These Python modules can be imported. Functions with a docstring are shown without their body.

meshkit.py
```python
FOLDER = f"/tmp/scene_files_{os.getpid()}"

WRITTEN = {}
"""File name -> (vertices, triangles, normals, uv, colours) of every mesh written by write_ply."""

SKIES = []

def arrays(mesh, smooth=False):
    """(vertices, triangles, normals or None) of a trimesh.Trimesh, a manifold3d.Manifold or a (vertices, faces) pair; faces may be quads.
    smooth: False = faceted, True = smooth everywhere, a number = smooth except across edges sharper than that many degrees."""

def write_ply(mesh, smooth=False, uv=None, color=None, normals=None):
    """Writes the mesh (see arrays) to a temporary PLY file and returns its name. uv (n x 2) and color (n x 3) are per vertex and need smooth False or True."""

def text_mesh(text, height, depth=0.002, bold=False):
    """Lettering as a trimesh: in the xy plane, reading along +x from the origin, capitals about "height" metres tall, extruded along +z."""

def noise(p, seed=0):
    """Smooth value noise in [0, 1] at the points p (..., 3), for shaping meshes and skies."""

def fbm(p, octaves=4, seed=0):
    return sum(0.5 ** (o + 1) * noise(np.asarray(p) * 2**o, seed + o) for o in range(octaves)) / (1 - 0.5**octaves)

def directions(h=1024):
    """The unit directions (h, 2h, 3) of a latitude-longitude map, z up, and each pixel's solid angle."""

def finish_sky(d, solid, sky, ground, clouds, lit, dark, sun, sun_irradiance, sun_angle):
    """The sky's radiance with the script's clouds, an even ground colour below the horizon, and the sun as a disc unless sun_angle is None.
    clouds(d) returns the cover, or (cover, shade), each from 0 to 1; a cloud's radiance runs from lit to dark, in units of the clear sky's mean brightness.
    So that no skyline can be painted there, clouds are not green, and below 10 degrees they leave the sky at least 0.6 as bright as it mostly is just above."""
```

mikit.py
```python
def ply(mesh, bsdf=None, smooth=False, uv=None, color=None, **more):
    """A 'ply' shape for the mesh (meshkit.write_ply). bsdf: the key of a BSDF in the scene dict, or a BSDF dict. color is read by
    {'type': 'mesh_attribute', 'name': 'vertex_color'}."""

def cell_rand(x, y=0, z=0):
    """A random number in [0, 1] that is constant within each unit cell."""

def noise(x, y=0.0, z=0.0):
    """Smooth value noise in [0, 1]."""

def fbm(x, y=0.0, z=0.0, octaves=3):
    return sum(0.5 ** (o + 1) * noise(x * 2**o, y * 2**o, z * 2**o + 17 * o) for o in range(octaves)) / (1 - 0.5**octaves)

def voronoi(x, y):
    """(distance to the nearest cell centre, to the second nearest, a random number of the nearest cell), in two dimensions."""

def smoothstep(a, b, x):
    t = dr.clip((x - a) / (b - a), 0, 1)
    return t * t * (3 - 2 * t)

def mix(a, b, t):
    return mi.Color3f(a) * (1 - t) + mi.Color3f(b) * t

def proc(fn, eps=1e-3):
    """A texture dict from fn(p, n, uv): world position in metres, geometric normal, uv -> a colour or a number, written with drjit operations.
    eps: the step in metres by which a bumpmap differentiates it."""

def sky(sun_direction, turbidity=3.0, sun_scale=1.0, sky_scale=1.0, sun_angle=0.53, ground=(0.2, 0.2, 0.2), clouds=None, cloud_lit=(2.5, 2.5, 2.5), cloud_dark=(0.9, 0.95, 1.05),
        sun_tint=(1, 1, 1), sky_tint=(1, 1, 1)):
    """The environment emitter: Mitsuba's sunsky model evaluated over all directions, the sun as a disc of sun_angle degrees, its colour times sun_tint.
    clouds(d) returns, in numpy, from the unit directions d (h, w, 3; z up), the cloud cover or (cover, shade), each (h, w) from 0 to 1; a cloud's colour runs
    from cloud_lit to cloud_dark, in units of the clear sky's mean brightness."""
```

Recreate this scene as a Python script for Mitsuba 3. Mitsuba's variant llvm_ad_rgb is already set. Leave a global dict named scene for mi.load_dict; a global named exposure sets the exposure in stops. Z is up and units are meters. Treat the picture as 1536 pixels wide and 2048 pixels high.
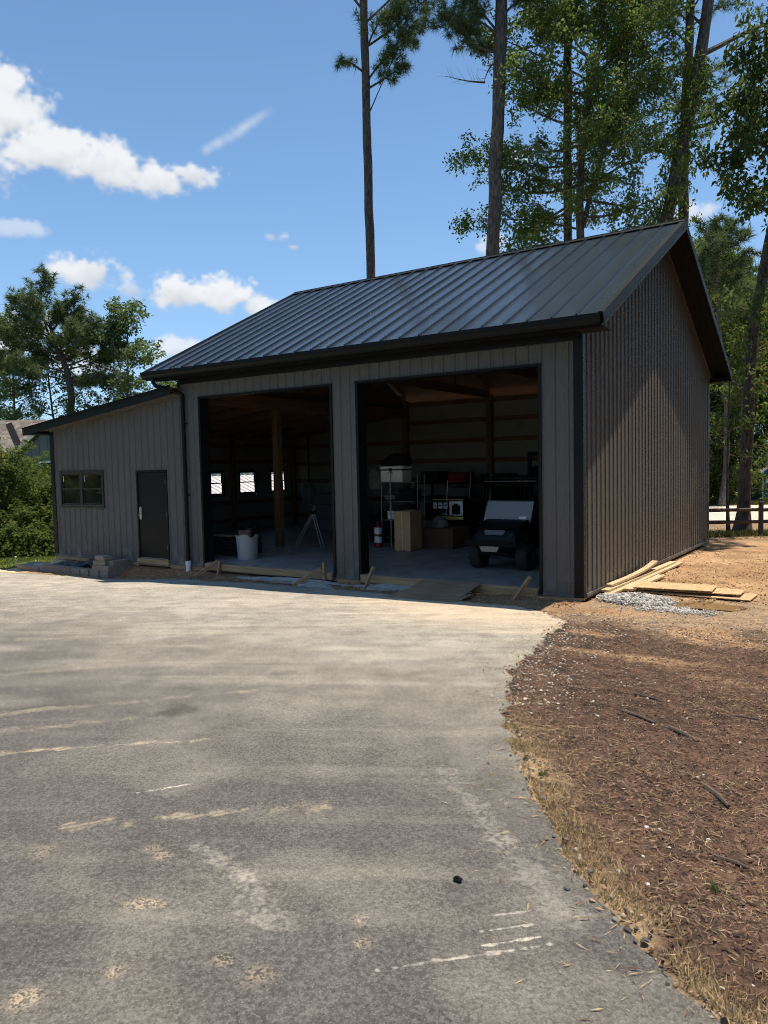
import math, random, numpy as np, trimesh, drjit as dr, mitsuba as mi, mikit, meshkit
from mikit import proc, noise, fbm, voronoi, smoothstep, mix, cell_rand
from scipy.spatial import Delaunay
from shapely.geometry import Polygon, LineString
from shapely import contains_xy
T4 = mi.ScalarTransform4f
scene, labels = {}, {}

# ------------------------------------------------------------------ camera, sky, exposure
CAM = np.array([4.164, -11.843, 2.183])
FWD = np.array([-0.55834, 0.82738, -0.06081]); UPV = np.array([-0.01654, 0.06218, 0.99793])
scene['camera'] = {'type': 'perspective', 'fov': 53.53, 'fov_axis': 'x', 'near_clip': 0.05, 'far_clip': 2000.0,
                   'to_world': T4().look_at(origin=CAM.tolist(), target=(CAM + FWD).tolist(), up=UPV.tolist())}
exposure = 2.2

def cloud_field(d):
    az = np.degrees(np.arctan2(d[..., 0], d[..., 1])); el = np.degrees(np.arcsin(np.clip(d[..., 2], -1, 1)))
    rng = np.random.default_rng(5)
    # azimuth, elevation, half widths, strength: the clouds of the day, then more of the same round the rest of the sky
    C = [(-60, 22.6, 3.4, 3.0, 1), (-56.6, 20.6, 3.4, 1.9, 1), (-53.2, 20.0, 3.2, 1.7, 1), (-50, 19.6, 2.6, 1.1, 1), (-47.2, 20.0, 1.9, 0.9, .9), (-63, 20, 4.5, 2.6, 1),
         (-54.6, 13.3, 3.0, 1.5, .95), (-51.8, 12.4, 1.2, 1.0, .6), (-48.5, 12.3, 2.6, 1.35, 1), (-45.2, 12.1, 2.8, 1.4, 1), (-43.2, 11.6, 1.6, .9, .9),
         (-41.8, 16.3, 1.4, .45, .6), (-40.3, 15.7, .8, .35, .7), (-59, 15.8, 1.7, .6, .5), (-48.6, 8.6, 2.0, 1.0, .8), (-61, 9.0, 3.5, 1.6, .9), (-55, 7.5, 3, 1.2, .8),
         (-12, 16, 1.6, .8, .7), (-25.5, 15.3, 1.2, .8, .6), (-24, 21, 1.3, .7, .5), (-3, 13, 2, 1, .8), (-35, 7, 3, 1, .8), (-22, 6, 4, 1.3, .8)]
    for _ in range(110):
        a = rng.uniform(0, 290) + 2; e = rng.uniform(6, 55)
        C.append((a if a < 180 else a - 360, e, rng.uniform(1.5, 6), rng.uniform(.8, 2.4), rng.uniform(.6, 1)))
    q = d * 1.0
    wob = meshkit.fbm(q * 22, 5, 3) - .5
    wob2 = meshkit.fbm(q * 60, 4, 9) - .5
    wob3 = meshkit.fbm(q * 170, 3, 15) - .5
    cover = np.zeros(az.shape); low = np.zeros(az.shape)
    for a, e, w, h, s in C:
        da = (az - a + 180) % 360 - 180
        x = da * np.cos(np.radians(e)) / w; y = (el - e) / h
        y = np.where(y < 0, y * 1.25, y)
        r = np.sqrt(x * x + y * y) + wob * 1.7 + wob2 * 1.25 + wob3 * .7
        c = np.clip((1.12 - r) / np.where(y > 0, .50, .72), 0, 1); c = c * c * (3 - 2 * c) * s
        low = np.where(c > cover, np.clip(-(el - e) / h * .45 + .22 + wob * 1.2 + wob2 * .7, 0, .75), low)
        cover = np.maximum(cover, c)
    # a short broken contrail
    ax, ay = (az + 46.7), (el - 21.4)
    L = math.hypot(5.4, 3.05); ux, uy = 5.4 / L, 3.05 / L
    t = ax * ux + ay * uy; n = -ax * uy + ay * ux
    c = np.clip(1 - np.abs(n - wob2 * .25) / (.34 + .12 * np.sin(t * .5)), 0, 1) * np.clip(t / .5, 0, 1) * np.clip((L - t) / 1.5, 0, 1)
    cover = np.maximum(cover, .38 * c * (0.5 + meshkit.noise(q * 150, 2)))
    return np.clip(cover * .95, 0, 1), low

scene['sky'] = mikit.sky((0.18, 0.17, 1.0), turbidity=3.0, clouds=cloud_field, cloud_lit=(2.0, 2.02, 2.05), cloud_dark=(1.05, 1.1, 1.17), sky_tint=(.88, .98, 1.0))

# ------------------------------------------------------------------ helpers
class MB:
    """Collects boxes, bars, tubes and prisms; mesh() joins them."""
    def __init__(self): self.v, self.f, self.n = [], [], 0
    def add(self, v, f):
        v = np.asarray(v, float); f = np.asarray(f, int)
        if f.shape[1] == 4: f = np.vstack([f[:, [0, 1, 2]], f[:, [0, 2, 3]]])
        self.v.append(v); self.f.append(f + self.n); self.n += len(v); return self
    def tm(self, m): return self.add(m.vertices, m.faces)
    def box(self, a, b, c=0.0):
        a, b = np.minimum(a, b), np.maximum(a, b)
        if c <= 0: return self.tm(trimesh.creation.box(bounds=[a, b]))
        return self.tm(rbox(np.subtract(b, a), c).apply_translation((np.add(a, b)) / 2))
    def bar(self, p, q, w, h, up=(0, 0, 1), c=0.0):
        """a straight bar from p to q, w wide and h high"""
        p, q = np.asarray(p, float), np.asarray(q, float); z = q - p; L = np.linalg.norm(z); z /= L
        x = np.cross(up, z); nx = np.linalg.norm(x)
        x = np.array([1.0, 0, 0]) if nx < 1e-6 else x / nx
        y = np.cross(z, x)
        m = rbox((w, h, L), c) if c > 0 else trimesh.creation.box((w, h, L))
        M = np.eye(4); M[:3, 0], M[:3, 1], M[:3, 2], M[:3, 3] = x, y, z, (p + q) / 2
        return self.tm(m.apply_transform(M))
    def tube(self, P, R, n=8, cap=True):
        P = np.asarray(P, float); R = np.broadcast_to(np.asarray(R, float), (len(P),))
        d = np.gradient(P, axis=0); d /= np.linalg.norm(d, axis=1, keepdims=True)
        ref = np.array([0.0, 0, 1]) if np.abs(d[:, 2]).mean() < .8 else np.array([1.0, 0, 0])
        x = np.cross(ref, d); x /= np.linalg.norm(x, axis=1, keepdims=True); y = np.cross(d, x)
        a = np.arange(n) * 2 * np.pi / n
        v = (P[:, None] + R[:, None, None] * (np.cos(a)[None, :, None] * x[:, None] + np.sin(a)[None, :, None] * y[:, None])).reshape(-1, 3)
        i = np.arange(len(P) - 1)[:, None] * n; k = np.arange(n)[None]; k2 = (k + 1) % n
        f = np.stack([i + k, i + k2, i + k2 + n, i + k + n], -1).reshape(-1, 4)
        f = np.vstack([f[:, [0, 1, 2]], f[:, [0, 2, 3]]])
        if cap:
            e0, e1 = len(v), len(v) + 1; v = np.vstack([v, P[:1], P[-1:]]); k = np.arange(n); b = (len(P) - 1) * n
            f = np.vstack([f, np.stack([np.full(n, e0), (k + 1) % n, k], 1), np.stack([np.full(n, e1), b + k, b + (k + 1) % n], 1)])
        return self.add(v, f)
    def prism(self, poly, o, ex, ey, ez, L):
        """the 2-D polygon poly in the plane (ex, ey) at o, extruded L along ez"""
        m = trimesh.creation.extrude_polygon(Polygon(poly), L, engine='earcut')
        M = np.eye(4); M[:3, 0], M[:3, 1], M[:3, 2], M[:3, 3] = ex, ey, ez, o
        m.apply_transform(M)
        if np.linalg.det(M[:3, :3]) < 0: m.invert()
        return self.tm(m)
    def mesh(self): return trimesh.Trimesh(np.vstack(self.v), np.vstack(self.f), process=False)

def rbox(size, c):
    """a box with chamfered edges"""
    s = np.asarray(size, float) / 2; c = min(c, s.min() * .9)
    v = []
    for sx in (-1, 1):
        for sy in (-1, 1):
            for sz in (-1, 1):
                g = np.array([sx, sy, sz])
                for k in range(3):
                    q = s - c; q[k] = s[k]; v.append(g * q)
    return trimesh.Trimesh(v, process=False).convex_hull

def lathe(prof, n=32):
    return trimesh.creation.revolve(np.asarray(prof, float), sections=n)

def unique(k):
    if k not in scene and k not in things: return k
    i = 1
    while f'{k}_{i:03d}' in scene or f'{k}_{i:03d}' in things: i += 1
    return f'{k}_{i:03d}'
things = set()
def thing(name, label, cat, group=None):
    k = unique(name); things.add(k); labels[k] = {'label': label, 'category': cat}
    if group: labels[k]['group'] = group
    return k
def obj(name, mesh, mat, parent=None, smooth=False, label=None, kind=None, uv=None, color=None, **kw):
    if isinstance(mesh, MB): mesh = mesh.mesh()
    k = unique(f'{parent}__{name}' if parent else name)
    scene[k] = mikit.ply(mesh, mat, smooth, uv=uv, color=color, **kw)
    if label or kind:
        labels.setdefault(k, {})
        if label: labels[k]['label'] = label
        if kind: labels[k]['kind'] = kind
    return k
def single(name, mesh, mat, label, cat, group=None, **kw):
    k = obj(name, mesh, mat, None, **kw); labels[k] = {'label': label, 'category': cat}
    if group: labels[k]['group'] = group
    return k
def struct(name, mesh, mat, label, **kw):
    k = obj(name, mesh, mat, None, **kw); labels[k] = {'label': label, 'kind': 'structure', 'category': name.split('_')[-1]}
    return k
def stuff(name, mesh, mat, label, cat, **kw):
    k = obj(name, mesh, mat, None, **kw); labels[k] = {'label': label, 'kind': 'stuff', 'category': cat}
    return k

# ------------------------------------------------------------------ materials
def mat(name, base, rough=.6, two=True, bump=None, bscale=1.0, **kw):
    b = {'type': 'principled', 'base_color': base if isinstance(base, dict) else {'type': 'rgb', 'value': list(base)}, 'roughness': rough, **kw}
    if bump is not None: b = {'type': 'bumpmap', 'tex': bump, 'scale': bscale, 'bsdf': b}
    scene[name] = {'type': 'twosided', 'bsdf': b} if two else b
    return name

def c3(a): return mi.Color3f(*a)
def grime(p, a, b, f=1.3):
    return mix(a, b, fbm(p.x * f, p.y * f, p.z * f, 4))
mat('m_siding', proc(lambda p, n, uv: mix((.104, .100, .094), (.120, .115, .109), fbm(p.x * 1.2, p.y * 1.2, p.z * .5, 3))
                     * (1 + .8 * smoothstep(.45, 0, p.z) * smoothstep(.45, .8, fbm(p.x * 6, p.y * 6, p.z * 3, 3)))), .55, specular=.18)
mat('m_black', (.008, .009, .011), .4, specular=.15)
mat('m_blackmatte', (.005, .005, .006), .75, specular=.2)
mat('m_rubber', (.018, .018, .018), .8)
mat('m_roof', proc(lambda p, n, uv: mix((.017, .025, .036), (.024, .034, .047), fbm(p.x * 1.6, p.y * 1.1, p.z * 1.1, 4))),
    proc(lambda p, n, uv: .13 + .08 * fbm(p.x * 2.2, p.y * .9, p.z * .9, 4)), specular=1.0)
mat('m_rooftrim', (.010, .013, .013), .5, specular=.15)
mat('m_galv', (.26, .265, .27), .45, metallic=.8)
mat('m_steel', (.55, .55, .55), .3, metallic=1.0)
mat('m_concrete', proc(lambda p, n, uv: mix((.185, .18, .17), (.25, .243, .23), fbm(p.x * 1.5, p.y * 1.5, 0, 5)) * (.8 + .2 * smoothstep(.3, .5, fbm(p.x * 5, p.y * 3, 7, 3)))),
    .5, bump=proc(lambda p, n, uv: fbm(p.x * 30, p.y * 30, p.z * 30, 3)), bscale=.002)
def wood(a, b, fx, fy, fz, knot=True):
    def fn(p, n, uv):
        g = fbm(p.x * fx, p.y * fy, p.z * fz, 4)
        s = noise(p.x * fx * 4, p.y * fy * 4, p.z * fz * 4)
        return mix(a, b, dr.clip(g * 1.3 - .1 + (s - .5) * .35, 0, 1))
    return proc(fn)
mat('m_lumber_x', wood((.20, .125, .065), (.42, .29, .165), 2.2, 26, 26), .65)
mat('m_lumber_y', wood((.30, .22, .13), (.52, .42, .27), 26, 2.2, 26), .65)
mat('m_frame_x', wood((.10, .045, .022), (.18, .09, .045), 1.6, 22, 22), .7)
mat('m_frame_y', wood((.10, .045, .022), (.18, .09, .045), 22, 1.6, 22), .7)
mat('m_frame_z', wood((.095, .052, .026), (.17, .095, .048), 22, 22, 1.6), .7)
def osb(p, n, uv):
    d, s, r = voronoi(p.x * 34 + 3 * noise(p.x * 9, p.y * 9), p.y * 60 + 3 * noise(p.y * 11, p.x * 7))
    return mix((.29, .18, .09), (.54, .40, .24), r) * (.8 + .2 * smoothstep(0, .12, s - d))
mat('m_osb', proc(osb), .7)
mat('m_ply', proc(lambda p, n, uv: mix((.17, .12, .075), (.30, .22, .145), fbm(p.x * 3, p.y * 30, 0, 4)) * (.7 + .45 * fbm(p.x * 3, p.y * 3, 5, 3))), .8)
mat('m_insul', (.20, .20, .185), .45, bump=proc(lambda p, n, uv: fbm(p.x * 5, p.y * 5, p.z * 3, 4)), bscale=.05)
mat('m_pvc', proc(lambda p, n, uv: mix((.74, .75, .74), (.50, .42, .32), smoothstep(.55, .8, fbm(p.x * 20, p.y * 20, p.z * 5, 3)) * smoothstep(.0, -.25, p.z))), .35)
def blockcol(p, n, uv):
    r = noise(p.x * 2.3, p.y * 2.3, p.z * 5)
    s = fbm(p.x * 45, p.y * 45, p.z * 45, 3)
    return mix((.175, .145, .12), (.285, .245, .205), r) * (.65 + .7 * s)
mat('m_block', proc(blockcol), .9, bump=proc(lambda p, n, uv: fbm(p.x * 40, p.y * 40, p.z * 40, 4)), bscale=.012)
mat('m_fabric', proc(lambda p, n, uv: mix((.02, .022, .026), (.05, .054, .06), noise(p.x * 60, p.y * 60, p.z * 60))), .75)
scene['m_glass'] = {'type': 'thindielectric', 'int_ior': 1.52}
mat('m_vcol', {'type': 'mesh_attribute', 'name': 'vertex_color'}, .85, specular=.25)
def leafmat(name, trans=.85, spec=.45, rough=.45):
    scene[name] = {'type': 'principledthin', 'base_color': {'type': 'mesh_attribute', 'name': 'vertex_color'}, 'roughness': rough, 'diff_trans': trans, 'spec_reflect_tint' if False else 'eta': 1.35}
    return name
leafmat('m_leaf', 1.1); leafmat('m_needle', .5, rough=.55)
def barkcol(p, n, uv):
    w = fbm(p.x * 3, p.y * 3, p.z * 1.2, 3) * 1.5
    v = noise((p.x + p.y * .6) * 26 + w * 4, (p.y - p.x * .6) * 26 + w * 4, p.z * 5.5)
    m = fbm(p.x * 9, p.y * 9, p.z * 3, 4)
    return mix((.040, .033, .029), (.135, .108, .094), dr.clip(smoothstep(.2, .7, v) * .65 + m * .45 - .1, 0, 1))
mat('m_bark', proc(barkcol), .9, bump=proc(lambda p, n, uv: noise((p.x + p.y * .6) * 26, (p.y - p.x * .6) * 26, p.z * 6)), bscale=.03)
mat('m_twig', (.085, .066, .053), .9)

# ------------------------------------------------------------------ the lie of the land
def gz(x, y):
    """height of the ground: the yard falls towards the barn, then away gently behind it"""
    x, y = np.asarray(x, float), np.asarray(y, float); s = np.maximum(-y, 0)
    hx = np.interp(x, [-40, -16, -13.8, -10.5, -9, -5, -1, 0], [-.55, -.38, -.31, -.34, -.22, -.14, -.07, -.06])
    h = hx + .052 * np.maximum(s - .8, 0) - .012 * np.clip(y, 0, 60)
    bank = np.exp(-(np.minimum(y + .02, 0) / .28) ** 2) * np.interp(x, [-15.5, -14.5, -11, -9.2, -8, -3, -1, 0, .5], [0, .06, .20, .15, .07, .04, .02, 0, 0])
    return h + np.where(y < 3, bank, 0)

EDGE = np.array([(4.6, -10.6), (4.2, -9.85), (3.72, -9.33), (3.51, -9.17), (3.27, -8.96), (3.0, -8.66), (2.74, -8.29), (2.51, -7.98), (2.3, -7.66), (2.05, -7.28), (1.77, -6.79), (1.47, -6.16), (1.21, -5.49),
                 (.94, -4.6), (.77, -3.73), (.63, -2.81), (.40, -1.9), (-.05, -1.34), (-.62, -.93), (-1.69, -.87), (-3.14, -.70), (-4.6, -.52), (-6.88, -.50), (-8.92, -.56), (-10.51, -.58), (-11.25, -.82), (-12.6, -1.15), (-13.8, -1.32), (-15.2, -1.5), (-17.5, -2.1), (-24, -5), (-30, -9)])
def resample(P, step):
    ls = LineString(P); n = int(ls.length / step); return np.array([ls.interpolate(t * ls.length / n).coords[0] for t in range(n + 1)])
E2 = resample(EDGE, .035)
w1 = (meshkit.fbm(np.c_[E2 * 1.3, np.zeros(len(E2))], 3, 4) - .5) * .20 + (meshkit.fbm(np.c_[E2 * 11, np.zeros(len(E2))], 4, 8) - .5) * .15
tn = np.gradient(E2, axis=0); tn /= np.linalg.norm(tn, axis=1, keepdims=True)
E2 = E2 + np.c_[-tn[:, 1], tn[:, 0]] * w1[:, None]
DRIVE = Polygon(np.vstack([E2, [(-30, -20), (8, -20), (7.5, -14)]])).buffer(0)
if DRIVE.geom_type != 'Polygon': DRIVE = max(DRIVE.geoms, key=lambda g: g.area)

# --- earth: one sheet out to the horizon, fine near the barn
def clods(x, y):
    P = np.c_[x, y, np.zeros(len(x))]
    return (meshkit.fbm(P * 1.1, 4, 1) - .5) * .07 + (meshkit.fbm(P * 7, 4, 2) - .5) * .045
def axis(lo, hi, fine, far):
    a = np.arange(lo, hi, fine); g = [fine]
    out, x, s = [], hi, fine
    while x < far: out.append(x); s *= 1.22; x += s
    lo2, x, s = [], lo - fine, fine
    while x > -far: lo2.append(x); s *= 1.22; x -= s
    return np.r_[lo2[::-1], a, out]
gx, gy = np.meshgrid(axis(-18, 8, .08, 900), axis(-11.5, 18, .08, 900), indexing='ij')
X, Y = gx.ravel(), gy.ravel()
inside = contains_xy(DRIVE.buffer(-.04), X, Y); near = contains_xy(DRIVE.buffer(.15), X, Y)
Z = gz(X, Y); cl = clods(X, Y) * np.where((np.abs(X) < 60) & (np.abs(Y) < 60), 1, 0)
wallside = np.clip((np.abs(Y + .0) / .25), 0, 1)
Z = Z + np.where(inside, -.06, np.where(near, np.minimum(cl, .0), cl))
inb = (X > -14.6) & (X < .0) & (Y > -.02) & (Y < 9.75); Z = np.where(inb, -.12, Z)
pud = np.exp(-(((X - 1.72) / .60) ** 2 + ((Y - .55) / .32) ** 2) ** 2 * .9); Z = Z - .05 * pud * (~inb)
n0, n1 = gx.shape; I = np.arange(n0 * n1).reshape(n0, n1)
F = np.stack([I[:-1, :-1], I[1:, :-1], I[1:, 1:], I[:-1, 1:]], -1).reshape(-1, 4)
cen = np.c_[X[F].mean(1), Y[F].mean(1)]
def edge_x(y):
    pts = sorted([(float(b), float(a)) for a, b in EDGE[:18]])
    r = mi.Float(pts[0][1])
    for (y0, x0), (y1, x1) in zip(pts[:-1], pts[1:]):
        t = dr.clip((y - y0) / (y1 - y0), 0, 1); r = dr.select(y >= y0, x0 + (x1 - x0) * t, r)
    return r
def earth(p, n, uv):
    x, y = p.x, p.y
    w = fbm(x * 1.1, y * 1.1, 0, 4); f = fbm(x * 9, y * 9, 3, 4); g = fbm(x * 60, y * 60, 5, 2)
    dirt = mix((.20, .124, .070), (.37, .255, .155), dr.clip(w * 1.4 - .2 + (f - .5) * .7, 0, 1))
    grey = mix((.145, .105, .07), (.29, .225, .155), dr.clip(f * 1.2 - .1, 0, 1))
    mulch = mix((.030, .021, .016), (.096, .060, .044), dr.clip(f * 1.5 - .35 + (g - .5) * .6 + (w - .5) * .9, 0, 1))
    straw = mix((.20, .145, .09), (.40, .315, .20), dr.clip(f * 1.6 - .4 + (g - .5) * .6, 0, 1))
    front = mix((.15, .095, .055), (.33, .21, .125), dr.clip(w * .8 + f * .6 - .2, 0, 1))
    c = mix(dirt, grey, smoothstep(2.4, .4, y + (w - .5) * 3))
    c = mix(c, mulch, smoothstep(-.9, -2.6, y + (w - .5) * 2.2))
    c = mix(c, dirt * .85, smoothstep(.60, .74, fbm(x * .9 + 7, y * 1.6, 9, 3)) * smoothstep(-5, -3, y))
    ex = edge_x(y)
    c = mix(c, straw, smoothstep(.36, .04, (x - ex) + (w - .5) * .9 + (f - .5) * .5) * smoothstep(-6.3, -7.6, y))
    c = mix(c, front, smoothstep(.25, -.1, x) * smoothstep(-2, -1.4, y) * smoothstep(1, .5, y))
    c = mix(c, mix((.22, .105, .05), (.34, .185, .10), f), smoothstep(-9.0, -9.6, x) * smoothstep(-14.6, -13.4, x) * smoothstep(-.8, -.3, y) * smoothstep(1, .5, y))
    c = mix(c, mix((.40, .30, .18), (.5, .40, .27), f), smoothstep(-13.6, -14.4, x) * smoothstep(1, 0, y))
    lawn = mix((.075, .115, .025), (.17, .19, .06), dr.clip(f * .8 + w * .5 - .2, 0, 1))
    c = mix(c, lawn, smoothstep(-15.3, -15.9, x + (w - .5) * .8) * smoothstep(-1.7, -1.1, y + x * .12 + 1.95 + (w - .5) * .5))
    c = mix(c, lawn, smoothstep(-25, -27, x)); c = mix(c, lawn, smoothstep(-17, -20, y))
    back = mix((.12, .085, .055), (.25, .19, .125), f)
    c = mix(c, back, smoothstep(11.5, 14, y + (w - .5) * 2.5) * smoothstep(-16, -15, x))
    c = mix(c, mix((.09, .12, .03), (.16, .18, .06), f), smoothstep(36, 37, y))
    return c * (.82 + .36 * g)
mat('m_earth', proc(earth), .95, specular=.2, bump=proc(lambda p, n, uv: fbm(p.x * 22, p.y * 22, 0, 4)), bscale=.02)
struct('ground', (np.c_[X, Y, Z], F), 'm_earth', 'bare orange earth, brown mulch and lawn round the barn', smooth=True)

# --- asphalt
bx = np.arange(-20, 5, .16)
pts = []
for step, (x0, x1, y0, y1) in ((.16, (-17, 5, -12, 0)), (.9, (-30, 8, -20, 0))):
    a, b = np.meshgrid(np.arange(x0, x1, step), np.arange(y0, y1, step)); a, b = a.ravel(), b.ravel()
    ok = contains_xy(DRIVE.buffer(-.09), a, b)
    if step > .5: ok &= ~((a > -17.2) & (a < 5.2) & (b > -12.2))
    pts.append(np.c_[a, b][ok])
ring = np.array(DRIVE.exterior.coords)[:-1]; inner = np.array(DRIVE.buffer(-.03).exterior.coords)[:-1]
P = np.vstack([ring, inner] + pts); tri = Delaunay(P).simplices
cc = P[tri].mean(1); tri = tri[contains_xy(DRIVE, cc[:, 0], cc[:, 1])]
e1, e2 = P[tri[:, 1]] - P[tri[:, 0]], P[tri[:, 2]] - P[tri[:, 0]]
tri = np.where((e1[:, 0] * e2[:, 1] - e1[:, 1] * e2[:, 0] > 0)[:, None], tri, tri[:, ::-1])
und = (meshkit.fbm(np.c_[P * .6, np.zeros(len(P))], 3, 11) - .5) * .03
Pz = gz(P[:, 0], P[:, 1]) * 1.0 + und + .012
Pz[:len(ring)] -= .05
def seg(p, x0, y0, x1, y1):
    dx, dy = x1 - x0, y1 - y0; L = math.hypot(dx, dy)
    t = ((p.x - x0) * dx + (p.y - y0) * dy) / (L * L); tc = dr.clip(t, 0, 1)
    return dr.sqrt(dr.square(p.x - x0 - tc * dx) + dr.square(p.y - y0 - tc * dy)), t * L, ((p.x - x0) * dy - (p.y - y0) * dx) / L
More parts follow.
